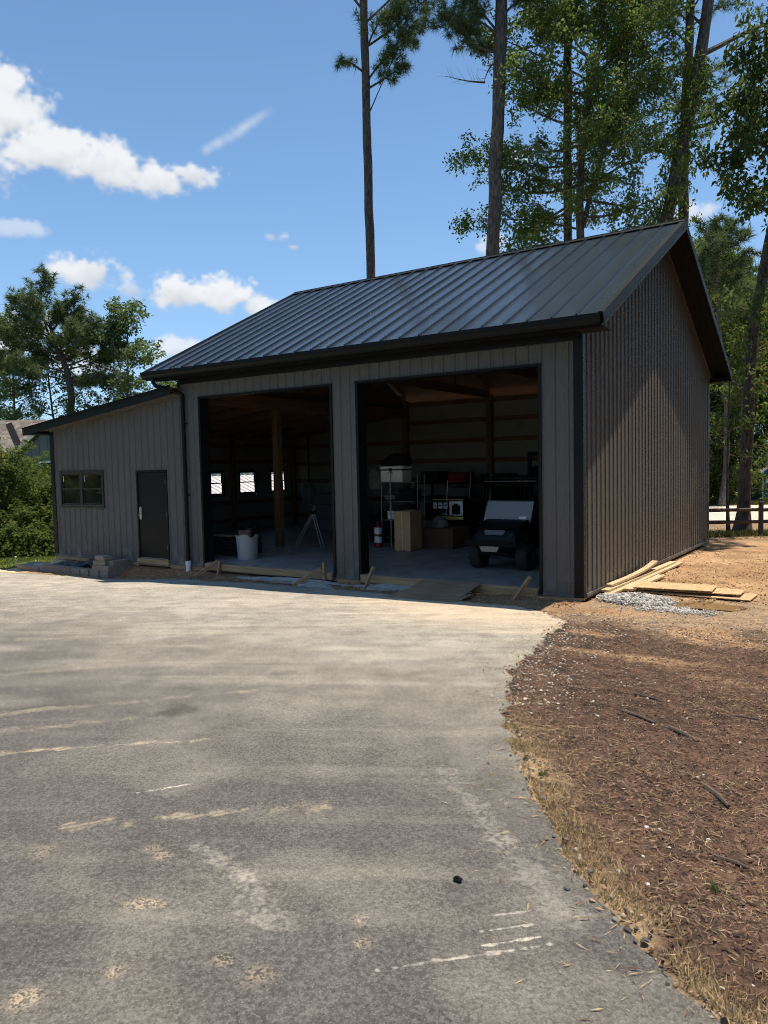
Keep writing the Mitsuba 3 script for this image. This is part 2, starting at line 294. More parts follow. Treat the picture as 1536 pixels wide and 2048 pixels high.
def asphalt(p, n, uv):
    x, y = p.x, p.y
    al, ac = x * .83 + y * .56, y * .83 - x * .56
    w = fbm(x * .55 + 3, y * .55, 0, 4); f = fbm(x * 5, y * 5, 2, 4); g = noise(x * 150, y * 150, 1); g2 = fbm(x * 75, y * 75, 4, 3)
    d1, d2, r = voronoi(x * 110, y * 110)
    c = mix((.066, .067, .066), (.122, .122, .119), dr.clip(f * .7 + .1 + (g2 - .5) * .9, 0, 1))
    c = c * (.70 + .60 * g2)
    c = mix(c, (.27, .265, .25), smoothstep(.44, .15, d1) * smoothstep(.55, 1.0, r) * .42)
    c = mix(c, (.025, .025, .025), smoothstep(.46, .2, d1) * smoothstep(.36, .0, r) * .6)
    # dust: a thin veil everywhere, thick towards the barn, drawn out in fine streaks along the way the wheels go
    far = smoothstep(-9.6, -2.4, y + (w - .5) * 1.2 + dr.clip(x + 1, -12, 2) * .05)
    st1 = fbm(al * .55, ac * 5.5, 3, 5); st2 = fbm(al * 3.2, ac * 20, 6, 3)
    cloudy = smoothstep(.45, .8, fbm(x * 1.5, y * 1.5, 8, 5))
    dust = dr.clip(-.06 + far * (.80 + .18 * (st1 - .5) + .25 * (st2 - .5) + (f - .5) * .4) + cloudy * .22 + smoothstep(.52, .8, st1) * .16, 0, 1) * (.68 + .55 * g2)
    c = mix(c, mix((.36, .345, .295), (.475, .455, .395), f), dr.clip(dust, 0, 1) * .80)
    mud = smoothstep(.50, 1.0, smoothstep(-6.0, -1.2, y) * smoothstep(-8.0, 0, x) + (st1 - .5) * .30 + (st2 - .5) * .25 + .06)
    c = mix(c, mix((.40, .33, .235), (.53, .46, .36), f), mud * .8)
    c = mix(c, (.06, .058, .055), smoothstep(.60, .78, fbm(al * .9 + 9, ac * 3.2, 5, 4)) * .12)
    # tracks left by tyres: pairs of broken tan lines
    for (x0, y0, x1, y1, wd, st) in ((-.75, -9.4, .45, -8.15, .07, .6), (-1.7, -9.0, -.1, -6.75, .07, .30), (.75, -9.65, 1.65, -8.72, .05, .45), (-3.0, -8.2, -1.0, -5.3, .08, .22), (-4.5, -6.8, -1.6, -3.9, .10, .22), (-1.1, -9.1, -.6, -8.3, .10, .3)):
        d, t, s = seg(p, x0, y0, x1, y1); d = d + (w - .5) * .22 + (fbm(x * 12, y * 12, 6, 3) - .5) * .16
        tread = .35 + .65 * smoothstep(.35, .6, noise(t * 14 + s * 40, s * 9, 3)) 
        c = mix(c, (.50, .44, .33), smoothstep(wd * 1.3, wd * .2, d + (f - .5) * .12) * st * tread * smoothstep(.2, .65, st2 * .6 + g2 * .5) * .9)
    # pale scuffs and scratches
    for (x0, y0, x1, y1, wd, st) in ((3.12, -9.25, 2.68, -9.75, .011, .5), (3.07, -9.22, 2.92, -9.40, .010, .7), (3.01, -9.16, 2.87, -9.32, .008, .5), (2.96, -9.08, 2.85, -9.2, .007, .35), (.67, -9.19, .81, -8.93, .012, .6), (1.44, -9.46, 1.85, -9.53, .05, .22), (1.85, -9.55, 2.15, -9.72, .10, .2), (1.9, -7.9, 2.62, -8.57, .08, .16), (2.62, -8.57, 3.1, -9.0, .10, .14)):
        d, t, s = seg(p, x0, y0, x1, y1)
        c = mix(c, (.56, .54, .49), smoothstep(wd * 1.2, wd * .2, d + (fbm(x * 26, y * 26, 9, 3) - .5) * wd * 2.4) * st * smoothstep(.25, .75, noise(x * 60, y * 60, 3) * .6 + f * .5) * 1.1)
    # clay spots
    for (cx, cy, rr, st) in ((1.67, -9.94, .05, .6), (1.94, -10.28, .035, .7), (1.82, -10.53, .05, .6), (2.45, -9.53, .05, .6), (2.54, -9.66, .045, .6), (2.2, -10.02, .04, .5), (1.72, -9.9, .03, .5), (1.3, -9.6, .04, .4), (1.4, -9.62, .03, .4), (2.35, -10.0, .06, .4), (.9, -9.9, .08, .4)):
        d = dr.sqrt(dr.square(x - cx) + dr.square(y - cy))
        c = mix(c, (.44, .37, .26), smoothstep(rr * 1.5, rr * .1, d + (f - .5) * rr * 3.0 + (g2 - .5) * rr * 1.8) * st * smoothstep(.25, .7, g2 + (g - .5) * .5))
    d = dr.sqrt(dr.square((x + .45) * 1.2) + dr.square((y + 7.96) * 1.2)); c = mix(c, (.05, .045, .04), smoothstep(.25, .05, d + (f - .5) * .2) * .6)
    return c * (.80 + .4 * g)
mat('m_asphalt', proc(asphalt), .9, specular=.25, bump=proc(lambda p, n, uv: smoothstep(.6, .1, voronoi(p.x * 95, p.y * 95)[0]) + .6 * fbm(p.x * 30, p.y * 30, 1, 3), eps=1e-3), bscale=.0035)
struct('driveway', (np.c_[P, Pz], tri), 'm_asphalt', 'dusty grey asphalt driveway running up to the barn doors', smooth=True)

# --- pale gravel lot behind the fence, floor slab
mat('m_lot', proc(lambda p, n, uv: mix((.29, .265, .23), (.44, .405, .36), fbm(p.x * 1.5, p.y * 1.5, 0, 4)) * (.75 + .5 * noise(p.x * 30, p.y * 30, 2))), .95, specular=.2)
def sheet(poly, step, dz, wob=.0, seed=0):
    pl = Polygon(resample(np.vstack([poly, poly[:1]]), step)[:-1]); r = np.array(pl.exterior.coords)[:-1]
    r = r + (meshkit.fbm(np.c_[r * .7, np.full(len(r), 3.3)], 3, seed)[:, None] - .5) * wob * 2
    pl = Polygon(r).buffer(0)
    x0, y0, x1, y1 = pl.bounds; a, b = np.meshgrid(np.arange(x0, x1, step), np.arange(y0, y1, step))
    ok = contains_xy(pl.buffer(-step * .4), a.ravel(), b.ravel()); P = np.vstack([r, np.c_[a.ravel(), b.ravel()][ok]])
    t = Delaunay(P).simplices; c = P[t].mean(1); t = t[contains_xy(pl, c[:, 0], c[:, 1])]
    e1, e2 = P[t[:, 1]] - P[t[:, 0]], P[t[:, 2]] - P[t[:, 0]]
    t = np.where((e1[:, 0] * e2[:, 1] - e1[:, 1] * e2[:, 0] > 0)[:, None], t, t[:, ::-1])
    return np.c_[P, gz(P[:, 0], P[:, 1]) + dz], t
struct('gravel_road', sheet(np.array([(-22, 12.5), (-12, 16.5), (-3, 19), (6, 24.0), (14, 29), (18, 44), (4, 38), (-6, 33), (-20, 24)]), .8, .06, .6, 3), 'm_lot', 'pale sunlit gravel road behind the split rail fence', smooth=True)
struct('concrete_floor', MB().box((-14.3, .02, -.08), (-.05, 9.66, .1)), 'm_concrete', 'grey poured concrete floor slab of the barn')

# ------------------------------------------------------------------ the barn
W, L, D, H = 9.45, 14.39, 9.727, 4.24
XR0, XR1, XL0, XL1, DH = -.716, -4.374, -5.028, -8.686, 3.764       # door openings
RX0, RX1, EY, EZ, RY, RZ = -9.984, .477, -.439, 4.394, 4.8635, 7.056
SL = (RZ - EZ) / (RY - EY)
def roofz(y): return np.where(y < RY, EZ + (y - EY) * SL, RZ - (y - RY) * SL)
LS = (4.05 - 3.36) / (15.15 - 9.3)
def leanz(x): return 3.36 + (np.asarray(x) + 15.15) * LS
barn = thing('pole_barn', 'dark grey metal pole barn with two open garage bays and a lean-to on its left', 'barn')

def unit(v): return v / np.maximum(np.linalg.norm(v, axis=-1, keepdims=True), 1e-9)
PITCH = .2286
def prof_points(u0, u1):
    """break points and outward offsets of ribbed steel siding between u0 and u1 (ribs at whole pitches)"""
    us = {u0, u1}
    for k in range(int(math.floor(u0 / PITCH)) - 1, int(math.ceil(u1 / PITCH)) + 2):
        c = k * PITCH
        for o in (-.026, -.012, .012, .026, PITCH / 3 - .016, PITCH / 3 - .006, PITCH / 3 + .006, PITCH / 3 + .016, 2 * PITCH / 3 - .016, 2 * PITCH / 3 - .006, 2 * PITCH / 3 + .006, 2 * PITCH / 3 + .016):
            if u0 < c + o < u1: us.add(c + o)
    return sorted(us)
def prof(u):
    m = (u + PITCH / 2) % PITCH - PITCH / 2; a = abs(m)
    h = .019 * min(1, max(0, (.026 - a) / .014))
    b = abs(a - PITCH / 3); return max(h, .0035 * min(1, max(0, (.016 - b) / .010)))
def siding(u0, u1, top, holes, at, zb=0.0, breaks=()):
    """one panel of siding; at(u, d, z) gives the point d proud of the wall"""
    us = set(prof_points(u0, u1)) | {b for b in breaks if u0 < b < u1}
    for a, b, _, _ in holes: us |= {x for x in (a, b) if u0 < x < u1}
    us = sorted(us); v, f = [], []
    for a, b in zip(us[:-1], us[1:]):
        m = (a + b) / 2; zs = [(zb, None)]
        hs = sorted([(c, d) for x0, x1, c, d in holes if x0 < m < x1])
        iv, lo = [], zb
        for c, d in hs:
            if c > lo: iv.append((lo, c, False))
            lo = d
        iv.append((lo, 0, True))
        for z0, z1, istop in iv:
            ta, tb = (float(top(a)), float(top(b))) if istop else (z1, z1)
            if ta <= z0: continue
            da, db = prof(a), prof(b); i = len(v)
            v += [at(a, da, z0), at(b, db, z0), at(b, db, tb), at(a, da, ta)]; f.append([i, i + 1, i + 2, i + 3])
    if not f: return
    v = np.array(v, float)
    w = (meshkit.noise(v * [1.7, 1.7, .8], 4) - .5) * .005
    return v, np.array(f), w
def wall(u0, u1, top, holes, at, name='siding_panel', breaks=(), soft=None):
    k0 = math.floor(u0 / (4 * PITCH))
    e = [u0] + [k * 4 * PITCH for k in range(k0 + 1, k0 + 40) if u0 < k * 4 * PITCH < u1] + [u1]
    for a, b in zip(e[:-1], e[1:]):
        r = siding(a, b, top, holes, at, 0.0, breaks)
        if r is None: continue
        v, f, w = r; n = np.array(at(0, 1, 0)) - np.array(at(0, 0, 0))
        v = v + n * w[:, None]; full = [h for h in holes if h[0] <= a and h[1] >= b and h[2] > 0]
        if full:                                   # the panel is cut in two by a window
            zc = v[f][:, :, 2].mean(1); zm = (full[0][2] + full[0][3]) / 2
            for sel in (zc < zm, zc >= zm): obj(name, (v[f[sel]].reshape(-1, 3), np.arange(sel.sum() * 4).reshape(-1, 4)), 'm_siding', barn)
        elif soft is not None:                     # rolled ribs: shading normals rounded towards the panel's plane
            k = obj(name, (v, f), 'm_siding', barn); fn = np.cross(v[f[:, 1]] - v[f[:, 0]], v[f[:, 3]] - v[f[:, 0]]); fn /= np.linalg.norm(fn, axis=1, keepdims=True)
            nn = n / np.linalg.norm(n); fn *= np.sign(fn @ nn)[:, None]; vn = np.zeros_like(v); vn[f.ravel()] = np.repeat(unit(fn * soft + nn * (1 - soft)), 4, 0)
            ff = f if (np.cross(v[f[0, 1]] - v[f[0, 0]], v[f[0, 3]] - v[f[0, 0]]) @ nn) > 0 else f[:, ::-1]
            scene[k] = {**scene[k], 'filename': meshkit.write_ply((v, ff), True, normals=vn), 'face_normals': False}
        else: obj(name, (v, f), 'm_siding', barn)

WIN = (-14.03, -12.22, 1.30, 2.19); EDR = (-10.97, -9.87, -.02, 2.19)
fronth = [(XR1, XR0, -1, DH), (XL1, XL0, -1, DH), WIN, (EDR[0], EDR[1], -1, EDR[3])]
wall(-L, -9.30, lambda u: leanz(u) - .12, fronth, lambda u, d, z: (u, -d, z))
wall(-9.30, 0, lambda u: 4.25, fronth, lambda u, d, z: (u, -d, z))
wall(0, D, lambda u: roofz(u) - .14, [], lambda u, d, z: (d, u, z), breaks=(RY,), soft=.13)
wy = [5.72, 7.27, 8.83]
lwin = [(y - .45, y + .45, 1.28, 2.14) for y in wy]
wall(0, D, lambda u: 3.28, lwin, lambda u, d, z: (-L - d, u, z))
back = MB()
back.box((-L, D - .02, 0), (0, D, 4.24)); obj('back_wall', back, 'm_siding', barn)
g = MB(); g.prism([(0.02, 4.0), (D - .02, 4.0), (D - .02, 4.2), (RY, RZ - .2), (.02, 4.2)], (-W, 0, 0), (0, 1, 0), (0, 0, 1), (1, 0, 0), .02)
obj('upper_gable_wall', g, 'm_siding', barn)

# trims
def part(name, mb, m='m_black', **kw): return obj(name, mb, m, barn, **kw)
for x, y, z in ((0, 0, 4.23), (-L, 0, 3.25), (0, D, 4.2), (-L, D, 3.2)):
    m = MB(); sx = 1 if x > -1 else -1; sy = -1 if y < 1 else 1
    m.box((x + sx * .026, y + sy * .026, -.01), (x - sx * .13, y + sy * .021, z)); m.box((x + sx * .026, y + sy * .018, -.01), (x + sx * .021, y - sy * .10, z))
    part('corner_trim', m)
for a, b in ((-L, EDR[0] - .05), (EDR[1] + .05, XL1 - .05), (XL0 + .05, XR1 - .05), (XR0 + .05, -.14)): part('base_trim', MB().box((a, -.035, -.012), (b, -.021, .04), .004), 'm_siding')
m = MB(); m.box((.021, .1, -.012), (.035, D - .1, .045), .004); part('base_trim', m, 'm_siding')
m = MB()
m.box((-9.28, -.045, 4.10), (-.02, -.021, 4.215), .004); part('frieze_board', m)
for x0, x1 in ((XR1, XR0), (XL1, XL0)):
    m = MB()
    for x, s in ((x0, 1), (x1, -1)):
        m.box((x, -.034, 0), (x - s * .045, .0, DH + .03), .003)       # face flange
        m.box((x, -.034, 0), (x + s * .012, .24, DH - .012), .002)    # return
    m.box((x0 - .045, -.036, DH - .012), (x1 + .045, .24, DH + .0), .002); m.box((x0 - .05, -.038, DH + .001), (x1 + .05, .0, DH + .03), .003)
    part('door_jamb_trim', m)

# main roof: 26 standing-seam panels in front, one sheet behind
roof = obj('roof', MB().prism([(EY + .03, EZ - .06), (RY, RZ - .06), (2 * RY - EY - .03, EZ - .06), (2 * RY - EY - .03, EZ - .14), (RY, RZ - .14), (EY + .03, EZ - .14)], (RX0 + .03, 0, 0), (0, 1, 0), (0, 0, 1), (1, 0, 0), RX1 - RX0 - .06), 'm_frame_x', barn, label='wooden roof deck under the black metal panels')
NP = 26; pw = (RX1 - RX0 - .04) / NP
dirv = np.array([0, 1, SL]) / math.hypot(1, SL); nrm = np.array([0, -SL, 1]) / math.hypot(1, SL); SLEN = (RY - EY) * math.hypot(1, SL)
us = [0, .004, .012, .030, .033, .10, .106, .112, .165, .171, .177, .230, .236, .242, .295, .301, .307, pw]
hs = [0, 0, .040, .038, 0, 0, .002, 0, 0, .002, 0, 0, .002, 0, 0, .002, 0, 0]
ts = np.linspace(0, SLEN, 15)
for k in range(NP):
    u0 = RX0 + .02 + k * pw; v = []
    for t in ts:
        for u, h in zip(us, hs):
            pnt = np.array([u0 + u, EY, EZ]) + dirv * t
            h2 = h + (0 if u in (0, pw) or h > .03 else (meshkit.noise(np.array([(u0 + u) * 4.1, t * 1.5, 1.0]), 3) - .5) * .006)
            v.append(pnt + nrm * h2)
    n = len(us); I = np.arange(len(ts) * n).reshape(len(ts), n)
    f = np.stack([I[:-1, :-1], I[:-1, 1:], I[1:, 1:], I[1:, :-1]], -1).reshape(-1, 4)
    obj('roof_panel', (np.array(v), f), 'm_roof', roof)
m = MB(); m.bar((RX0 / 2 + RX1 / 2, RY, RZ + .0), (RX0 / 2 + RX1 / 2, 2 * RY - EY, EZ), RX1 - RX0, .02); obj('back_slope', m, 'm_roof', roof)
m = MB()
for s in (-1, 1): m.bar((RX0 - .01, RY + s * .075, RZ + .028 - .075 * SL), (RX1 + .01, RY + s * .075, RZ + .028 - .075 * SL), .17, .018, up=(0, s * SL, 1))
m.tube([(RX0 - .01, RY, RZ + .036), (RX1 + .01, RY, RZ + .036)], .016, 8)
obj('ridge_cap', m, 'm_rooftrim', roof)
for x, s in ((RX1, 1), (RX0, -1)):
    m = MB()
    for y0, z0, y1, z1 in ((EY, EZ, RY, RZ), (2 * RY - EY, EZ, RY, RZ)):
        m.bar((x - s * .03, y0, z0 + .018), (x - s * .03, y1, z1 + .018), .09, .012)        # top flange
        m.bar((x + s * .012, y0, z0 - .085), (x + s * .012, y1, z1 - .085), .02, .20)       # fascia
        m.bar((x + s * .026, y0, z0 - .165), (x + s * .026, y1, z1 - .165), .012, .022)     # drip edge
    obj('rake_trim', m, 'm_rooftrim', roof)
m = MB()                                                           # soffit under the gable overhang
for y0, z0, y1, z1 in ((EY + .05, EZ - .16 + .025, RY, RZ - .16), (2 * RY - EY - .05, EZ - .16 + .025, RY, RZ - .16)):
    for k in range(3): m.bar((.035 + .07 + k * .142, y0, z0), (.035 + .07 + k * .142, y1, z1), .137, .016)
m.box((.03, D, 4.19), (RX1 - .01, 2 * RY - EY, 4.21)); m.box((.03, D + .002, 4.205), (RX1 - .01, D + .012, EZ - .1))
m.box((RX0, 2 * RY - EY, 4.19), (RX1, 2 * RY - EY + .02, EZ - .01))
m.box((.034, EY + .02, 4.19), (RX1 - .012, -.0, 4.21))
obj('gable_soffit', m, 'm_blackmatte', roof)
m = MB()
for k in range(2): m.box((RX0 + .02, EY + .03 + k * .203, 4.216), (.03, EY + .225 + k * .203, 4.234))
m.box((RX0 + .02, EY + .01, 4.20), (RX1 - .02, EY + .028, EZ - .02)); m.box((RX0 + .02, EY + .02, 4.236), (RX0 + .04, 0, EZ))
obj('eave_soffit', m, 'm_blackmatte', roof)
gp = [(0, .0), (0, -.155), (-.075, -.155), (-.083, -.12), (-.108, -.085), (-.116, -.05), (-.116, -.006), (-.124, .0), (-.108, .004), (-.104, -.04), (-.02, -.04)]
m = MB().prism([(EY + .0 + a, EZ - .012 + b) for a, b in gp], (RX0 - .004, 0, 0), (0, 1, 0), (0, 0, 1), (1, 0, 0), RX1 - RX0 - .03)
m.prism([(EY + a * 1.03, EZ - .012 + b * 1.03) for a, b in ((0, 0), (0, -.155), (-.075, -.155), (-.083, -.12), (-.108, -.085), (-.116, -.05), (-.116, 0))], (RX1 - .036, 0, 0), (0, 1, 0), (0, 0, 1), (1, 0, 0), .006)
part('gutter', m)
m = MB(); px = -9.16                                                # downspout with its two elbows
m.tube([(-9.62, EY - .06, 4.23), (-9.62, EY - .06, 4.13), (-9.58, EY - .02, 4.06), (-9.25, -.15, 3.92), (px, -.085, 3.86), (px, -.085, 3.74), (px, -.085, 2.0), (px, -.085, .12)], .047, 14)
for z in (3.2, 1.6): m.box((px - .07, -.05, z), (px + .07, -.024, z + .03), .003)
part('downspout', m)

# lean-to roof
lr = obj('lean_to_roof', MB().prism([(-15.12, leanz(-15.12) - .02), (-9.3, 4.03), (-9.3, 3.93), (-15.12, leanz(-15.12) - .1)], (0, -.28, 0), (1, 0, 0), (0, 0, 1), (0, 1, 0), D + .56), 'm_frame_y', barn, label='low lean-to roof deck')
m = MB()
for k in range(26): m.bar((-15.17, -.30 + (k + .5) * .396, leanz(-15.17)), (-9.46, -.30 + (k + .5) * .396, leanz(-9.46)), .396, .014); m.bar((-15.17, -.30 + k * .396 + .015, leanz(-15.17) + .02), (-9.46, -.30 + k * .396 + .015, leanz(-9.46) + .02), .02, .03)
obj('metal_sheet', m, 'm_roof', lr)
m = MB()
a, b = np.array([-15.16, -.30, leanz(-15.16)]), np.array([-9.30, -.30, leanz(-9.30)])
m.bar(a + [0, -.008, -.085], b + [0, -.008, -.085], .018, .20); m.bar(a + [0, -.024, .012], b + [0, -.024, .012], .05, .014); m.bar(a + [0, -.022, -.05], b + [0, -.022, -.05], .014, .018)
m.bar(a + [0, -.020, -.18], b + [0, -.020, -.18], .010, .014)
obj('rake_fascia', m, 'm_rooftrim', lr)
m = MB(); m.bar(a + [.02, .14, -.165], b + [0, .14, -.165], .25, .012); obj('rake_soffit', m, 'm_siding', lr)
m = MB(); m.bar((-L, -.036, leanz(-L) - .185), (-9.3, -.036, leanz(-9.3) - .185), .026, .05); obj('rake_frieze', m, 'm_siding', lr)
m = MB(); m.box((-15.19, -.31, 3.20), (-15.15, D + .28, 3.365), .004); m.box((-15.15, -.30, 3.20), (-L - .03, D + .28, 3.215)); obj('eave_fascia', m, 'm_rooftrim', lr)

# entry door
ed = obj('entry_door', MB().box((EDR[0] + .055, -.002, .115), (EDR[1] - .055, .04, EDR[3] - .06), .004), 'm_black', barn, label='black steel entry door')
m = MB()
for x0, x1, z0, z1 in ((EDR[0], EDR[0] + .052, .1, EDR[3]), (EDR[1] - .052, EDR[1], .1, EDR[3]), (EDR[0] + .052, EDR[1] - .052, EDR[3] - .055, EDR[3])): m.box((x0, -.022, z0), (x1, .08, z1), .003)
obj('door_frame', m, 'm_black', ed)
hx = EDR[0] + .115
m = MB(); m.box((hx - .032, -.018, 1.02), (hx + .032, -.002, 1.32), .005); m.tube([(hx, -.02, 1.13), (hx, -.065, 1.13), (hx + .03, -.075, 1.13), (hx + .13, -.07, 1.125)], .011, 8); m.tube([(hx, -.018, 1.24), (hx, -.034, 1.24)], .022, 12)
obj('handle', m, 'm_steel', ed)
for z in (.38, 1.15, 1.92):
    m = MB(); m.tube([(EDR[1] - .056, -.012, z - .055), (EDR[1] - .056, -.012, z + .055)], .009, 8); m.box((EDR[1] - .075, -.006, z - .05), (EDR[1] - .058, -.003, z + .05)); obj('hinge', m, 'm_galv', ed)
obj('threshold', MB().box((EDR[0] + .05, -.03, .095), (EDR[1] - .05, .06, .113), .003), 'm_galv', ed)

# windows: the front pair and three in the lean-to's side
mat('m_winframe', (.016, .017, .018), .4)
def window(key_label, at, w0, w1, z0, z1, units, stickers=False):
    def bx(m, a, b, c, d, z, e, ch=.003): m.box(at(a, c, z), at(b, d, e), ch)
    m = MB()
    for a, b, z, e in ((w0, w0 + .05, z0, z1), (w1 - .05, w1, z0, z1), (w0 + .05, w1 - .05, z0, z0 + .05), (w0 + .05, w1 - .05, z1 - .05, z1)): bx(m, a, b, -.035, .06, z, e)
    bx(m, w0 - .03, w1 + .03, -.042, -.02, z1, z1 + .03); bx(m, w0 - .04, w1 + .04, -.05, -.02, z0 - .03, z0)
    fr = obj('window', m, 'm_winframe', barn, label=key_label)
    ww = (w1 - w0 - .1 - .09 * (units - 1)) / units
    for u in range(units):
        a = w0 + .05 + u * (ww + .09); b = a + ww; zm = (z0 + z1) / 2
        if u: m = MB(); bx(m, a - .09, a, -.033, .06, z0 + .05, z1 - .05); obj('mullion', m, 'm_winframe', fr)
        for lo, hi, off in ((zm - .01, z1 - .05, .0), (z0 + .05, zm + .025, .022)):
            m = MB(); t = .032
            for p0, p1, q0, q1 in ((a, a + t, lo, hi), (b - t, b, lo, hi), (a + t, b - t, lo, lo + t), (a + t, b - t, hi - t, hi)): bx(m, p0, p1, -.022 + off, .006 + off, q0, q1)
            obj('sash', m, 'm_winframe', fr)
            c = np.array([at(a + t, -.004 + off, lo + t), at(b - t, -.004 + off, lo + t), at(b - t, -.004 + off, hi - t), at(a + t, -.004 + off, hi - t)])
            obj('pane', (c, np.array([[0, 1, 2, 3]])), 'm_glass', fr)
        if stickers:
            m = MB(); bx(m, a + .045, a + .075, .004, .006, z1 - .26, z1 - .10, 0); obj('paper_tag', m, 'm_pvc', fr)
window('black framed twin window left of the entry door', lambda u, d, z: (u, d, z), *WIN, 2, True)
for y in wy: window('small window in the lean-to side wall', lambda u, d, z: (-L + d, u, z), y - .43, y + .43, 1.30, 2.12, 1)

# timber frame inside
for x in (-.12, -3.15, -6.3, -9.38):
    part('back_post', MB().box((x - .09, D - .21, .1), (x + .09, D - .03, 4.3), .006), 'm_frame_z')
for y in (3.27, 6.5): part('inner_post', MB().box((-9.47, y - .09, .1), (-9.29, y + .09, 4.0), .006), 'm_frame_z')
for y in (.15, 3.27, 6.5, D - .15): part('side_post', MB().box((-L + .03, y - .08, .1), (-L + .19, y + .08, 3.2), .006), 'm_frame_z')
for x in (XR0 + .14, (XR1 + XL0) / 2, XL1 - .14): part('front_post', MB().box((x - .08, .03, .1), (x + .08, .2, 4.2), .006), 'm_frame_z')
part('front_header', MB().box((-9.2, .03, DH + .005), (-.1, .075, DH + .29), .004), 'm_frame_x')
part('side_beam', MB().box((-9.42, .05, 3.70), (-9.28, D - .25, 4.0), .004), 'm_frame_y')
for z in (.45, 1.05, 1.68, 2.30, 2.93, 3.56, 4.15):
    part('girt', MB().box((-W, D - .075, z - .07), (-.04, D - .034, z + .07), .003), 'm_frame_x')
    if z < 3: part('girt', MB().box((-L + .035, D - .075, z - .07), (-9.6, D - .034, z + .07), .003), 'm_frame_x')
for z in (.45, 1.05, 2.42, 2.95): part('girt', MB().box((-L + .035, .1, z - .07), (-L + .075, D - .1, z + .07), .003), 'm_frame_y')
m = MB(); m.box((-W, D - .033, .1), (-.03, D - .022, 4.24)); part('insulation_sheet', m, 'm_insul', label='pale vinyl insulation sheet between the wall girts')
m = MB(); m.box((-L + .03, D - .033, .1), (-W - .01, D - .022, 3.9)); part('insulation_sheet', m, 'm_insul')
m = MB()
for a, b in ((.05, wy[0] - .45), (wy[0] + .45, wy[1] - .45), (wy[1] + .45, wy[2] - .45), (wy[2] + .45, D - .05)): m.box((-L + .022, a, .1), (-L + .033, b, 3.2))
for y in wy: m.box((-L + .022, y - .449, .1), (-L + .033, y + .449, 1.27)); m.box((-L + .022, y - .449, 2.15), (-L + .033, y + .449, 3.2))
part('insulation_sheet', m, 'm_insul')
m = MB(); m.box((-.033, .05, .1), (-.022, D - .05, 4.24)); part('insulation_sheet', m, 'm_insul')
for z in (.45, 1.05, 1.68, 2.30, 2.93, 3.56, 4.15): part('girt', MB().box((-.075, .1, z - .07), (-.034, D - .1, z + .07), .003), 'm_frame_y')
for x in (-.3, -3.15, -6.3, -9.38):
    m = MB(); z = 4.32
    m.box((x - .02, .1, z - .12), (x + .02, D - .1, z + .12))
    m.bar((x, .1, 4.5), (x, RY, RZ - .28), .04, .2); m.bar((x, D - .1, 4.5), (x, RY, RZ - .28), .04, .2)
    for a, b, c in ((2.4, 2.4, 5.4), (RY, RY, 6.6), (D - 2.4, D - 2.4, 5.4), (RY, 2.4, 5.4), (RY, D - 2.4, 5.4)): m.bar((x + .03, a, z), (x + .03, b, c), .04, .09)
    part('truss', m, 'm_frame_y')
for y in np.arange(.6, 4.7, .61): part('purlin', MB().box((-W, y - .02, roofz(y) - .29), (-.1, y + .02, roofz(y) - .145)), 'm_frame_x')
for y in np.arange(.62, 9.5, 1.22): part('rafter', MB().bar((-L + .1, y, leanz(-L) - .20), (-9.45, y, leanz(-9.45) - .20), .04, .19), 'm_frame_x')

# form boards left along the slab
single('form_board', MB().bar((XR1 + .02, -.062, .03), (XR0 - .03, -.058, .02), .04, .15, c=.004), 'm_lumber_x', 'pale form board along the floor edge of the right bay', 'board', 'form boards along the slab edge')
labels['form_board'].pop('group')
single('form_board', MB().bar((XL1 + .05, -.062, .022), (XL0 - .03, -.058, .022), .04, .14, c=.004), 'm_lumber_x', 'pale form board along the floor edge of the left bay', 'board')
single('sill_board', MB().bar((EDR[0] + .0, -.055, .035), (EDR[1] + .02, -.055, .03), .05, .115, c=.004), 'm_lumber_x', 'pale wooden board under the black entry door', 'board')
for a, b in ((-L + .05, EDR[0] - .02), (EDR[1] + .03, XL1 - .05), (XL0 + .05, XR1 - .05), (XR0 + .05, -.05)): part('skirt_board', MB().bar((a, -.0, -.06), (b, -.0, -.065), .03, .09), 'm_lumber_x')

# ------------------------------------------------------------------ trees and plants
def cones(A, B, ra, rb, n=3):
    """many little tapered twigs at once"""
    A, B = np.asarray(A, float), np.asarray(B, float); d = B - A; d /= np.maximum(np.linalg.norm(d, axis=1, keepdims=True), 1e-9)
    ref = np.where(np.abs(d[:, 2:3]) < .8, [[0, 0, 1.0]], [[1.0, 0, 0]])
    x = np.cross(ref, d); x /= np.linalg.norm(x, axis=1, keepdims=True); y = np.cross(d, x)
    a = np.arange(n) * 2 * np.pi / n
    o = np.cos(a)[None, :, None] * x[:, None] + np.sin(a)[None, :, None] * y[:, None]
    ra, rb = np.broadcast_to(ra, (len(A),)), np.broadcast_to(rb, (len(A),))
    v = np.concatenate([A[:, None] + o * ra[:, None, None], B[:, None] + o * rb[:, None, None]], 1).reshape(-1, 3)
    k = np.arange(n); f = np.stack([k, (k + 1) % n, (k + 1) % n + n, k + n], 1)
    f = (np.arange(len(A))[:, None, None] * 2 * n + f[None]).reshape(-1, 4)
    return v, np.vstack([f[:, [0, 1, 2]], f[:, [0, 2, 3]]])
def unit(v): return v / np.maximum(np.linalg.norm(v, axis=-1, keepdims=True), 1e-9)
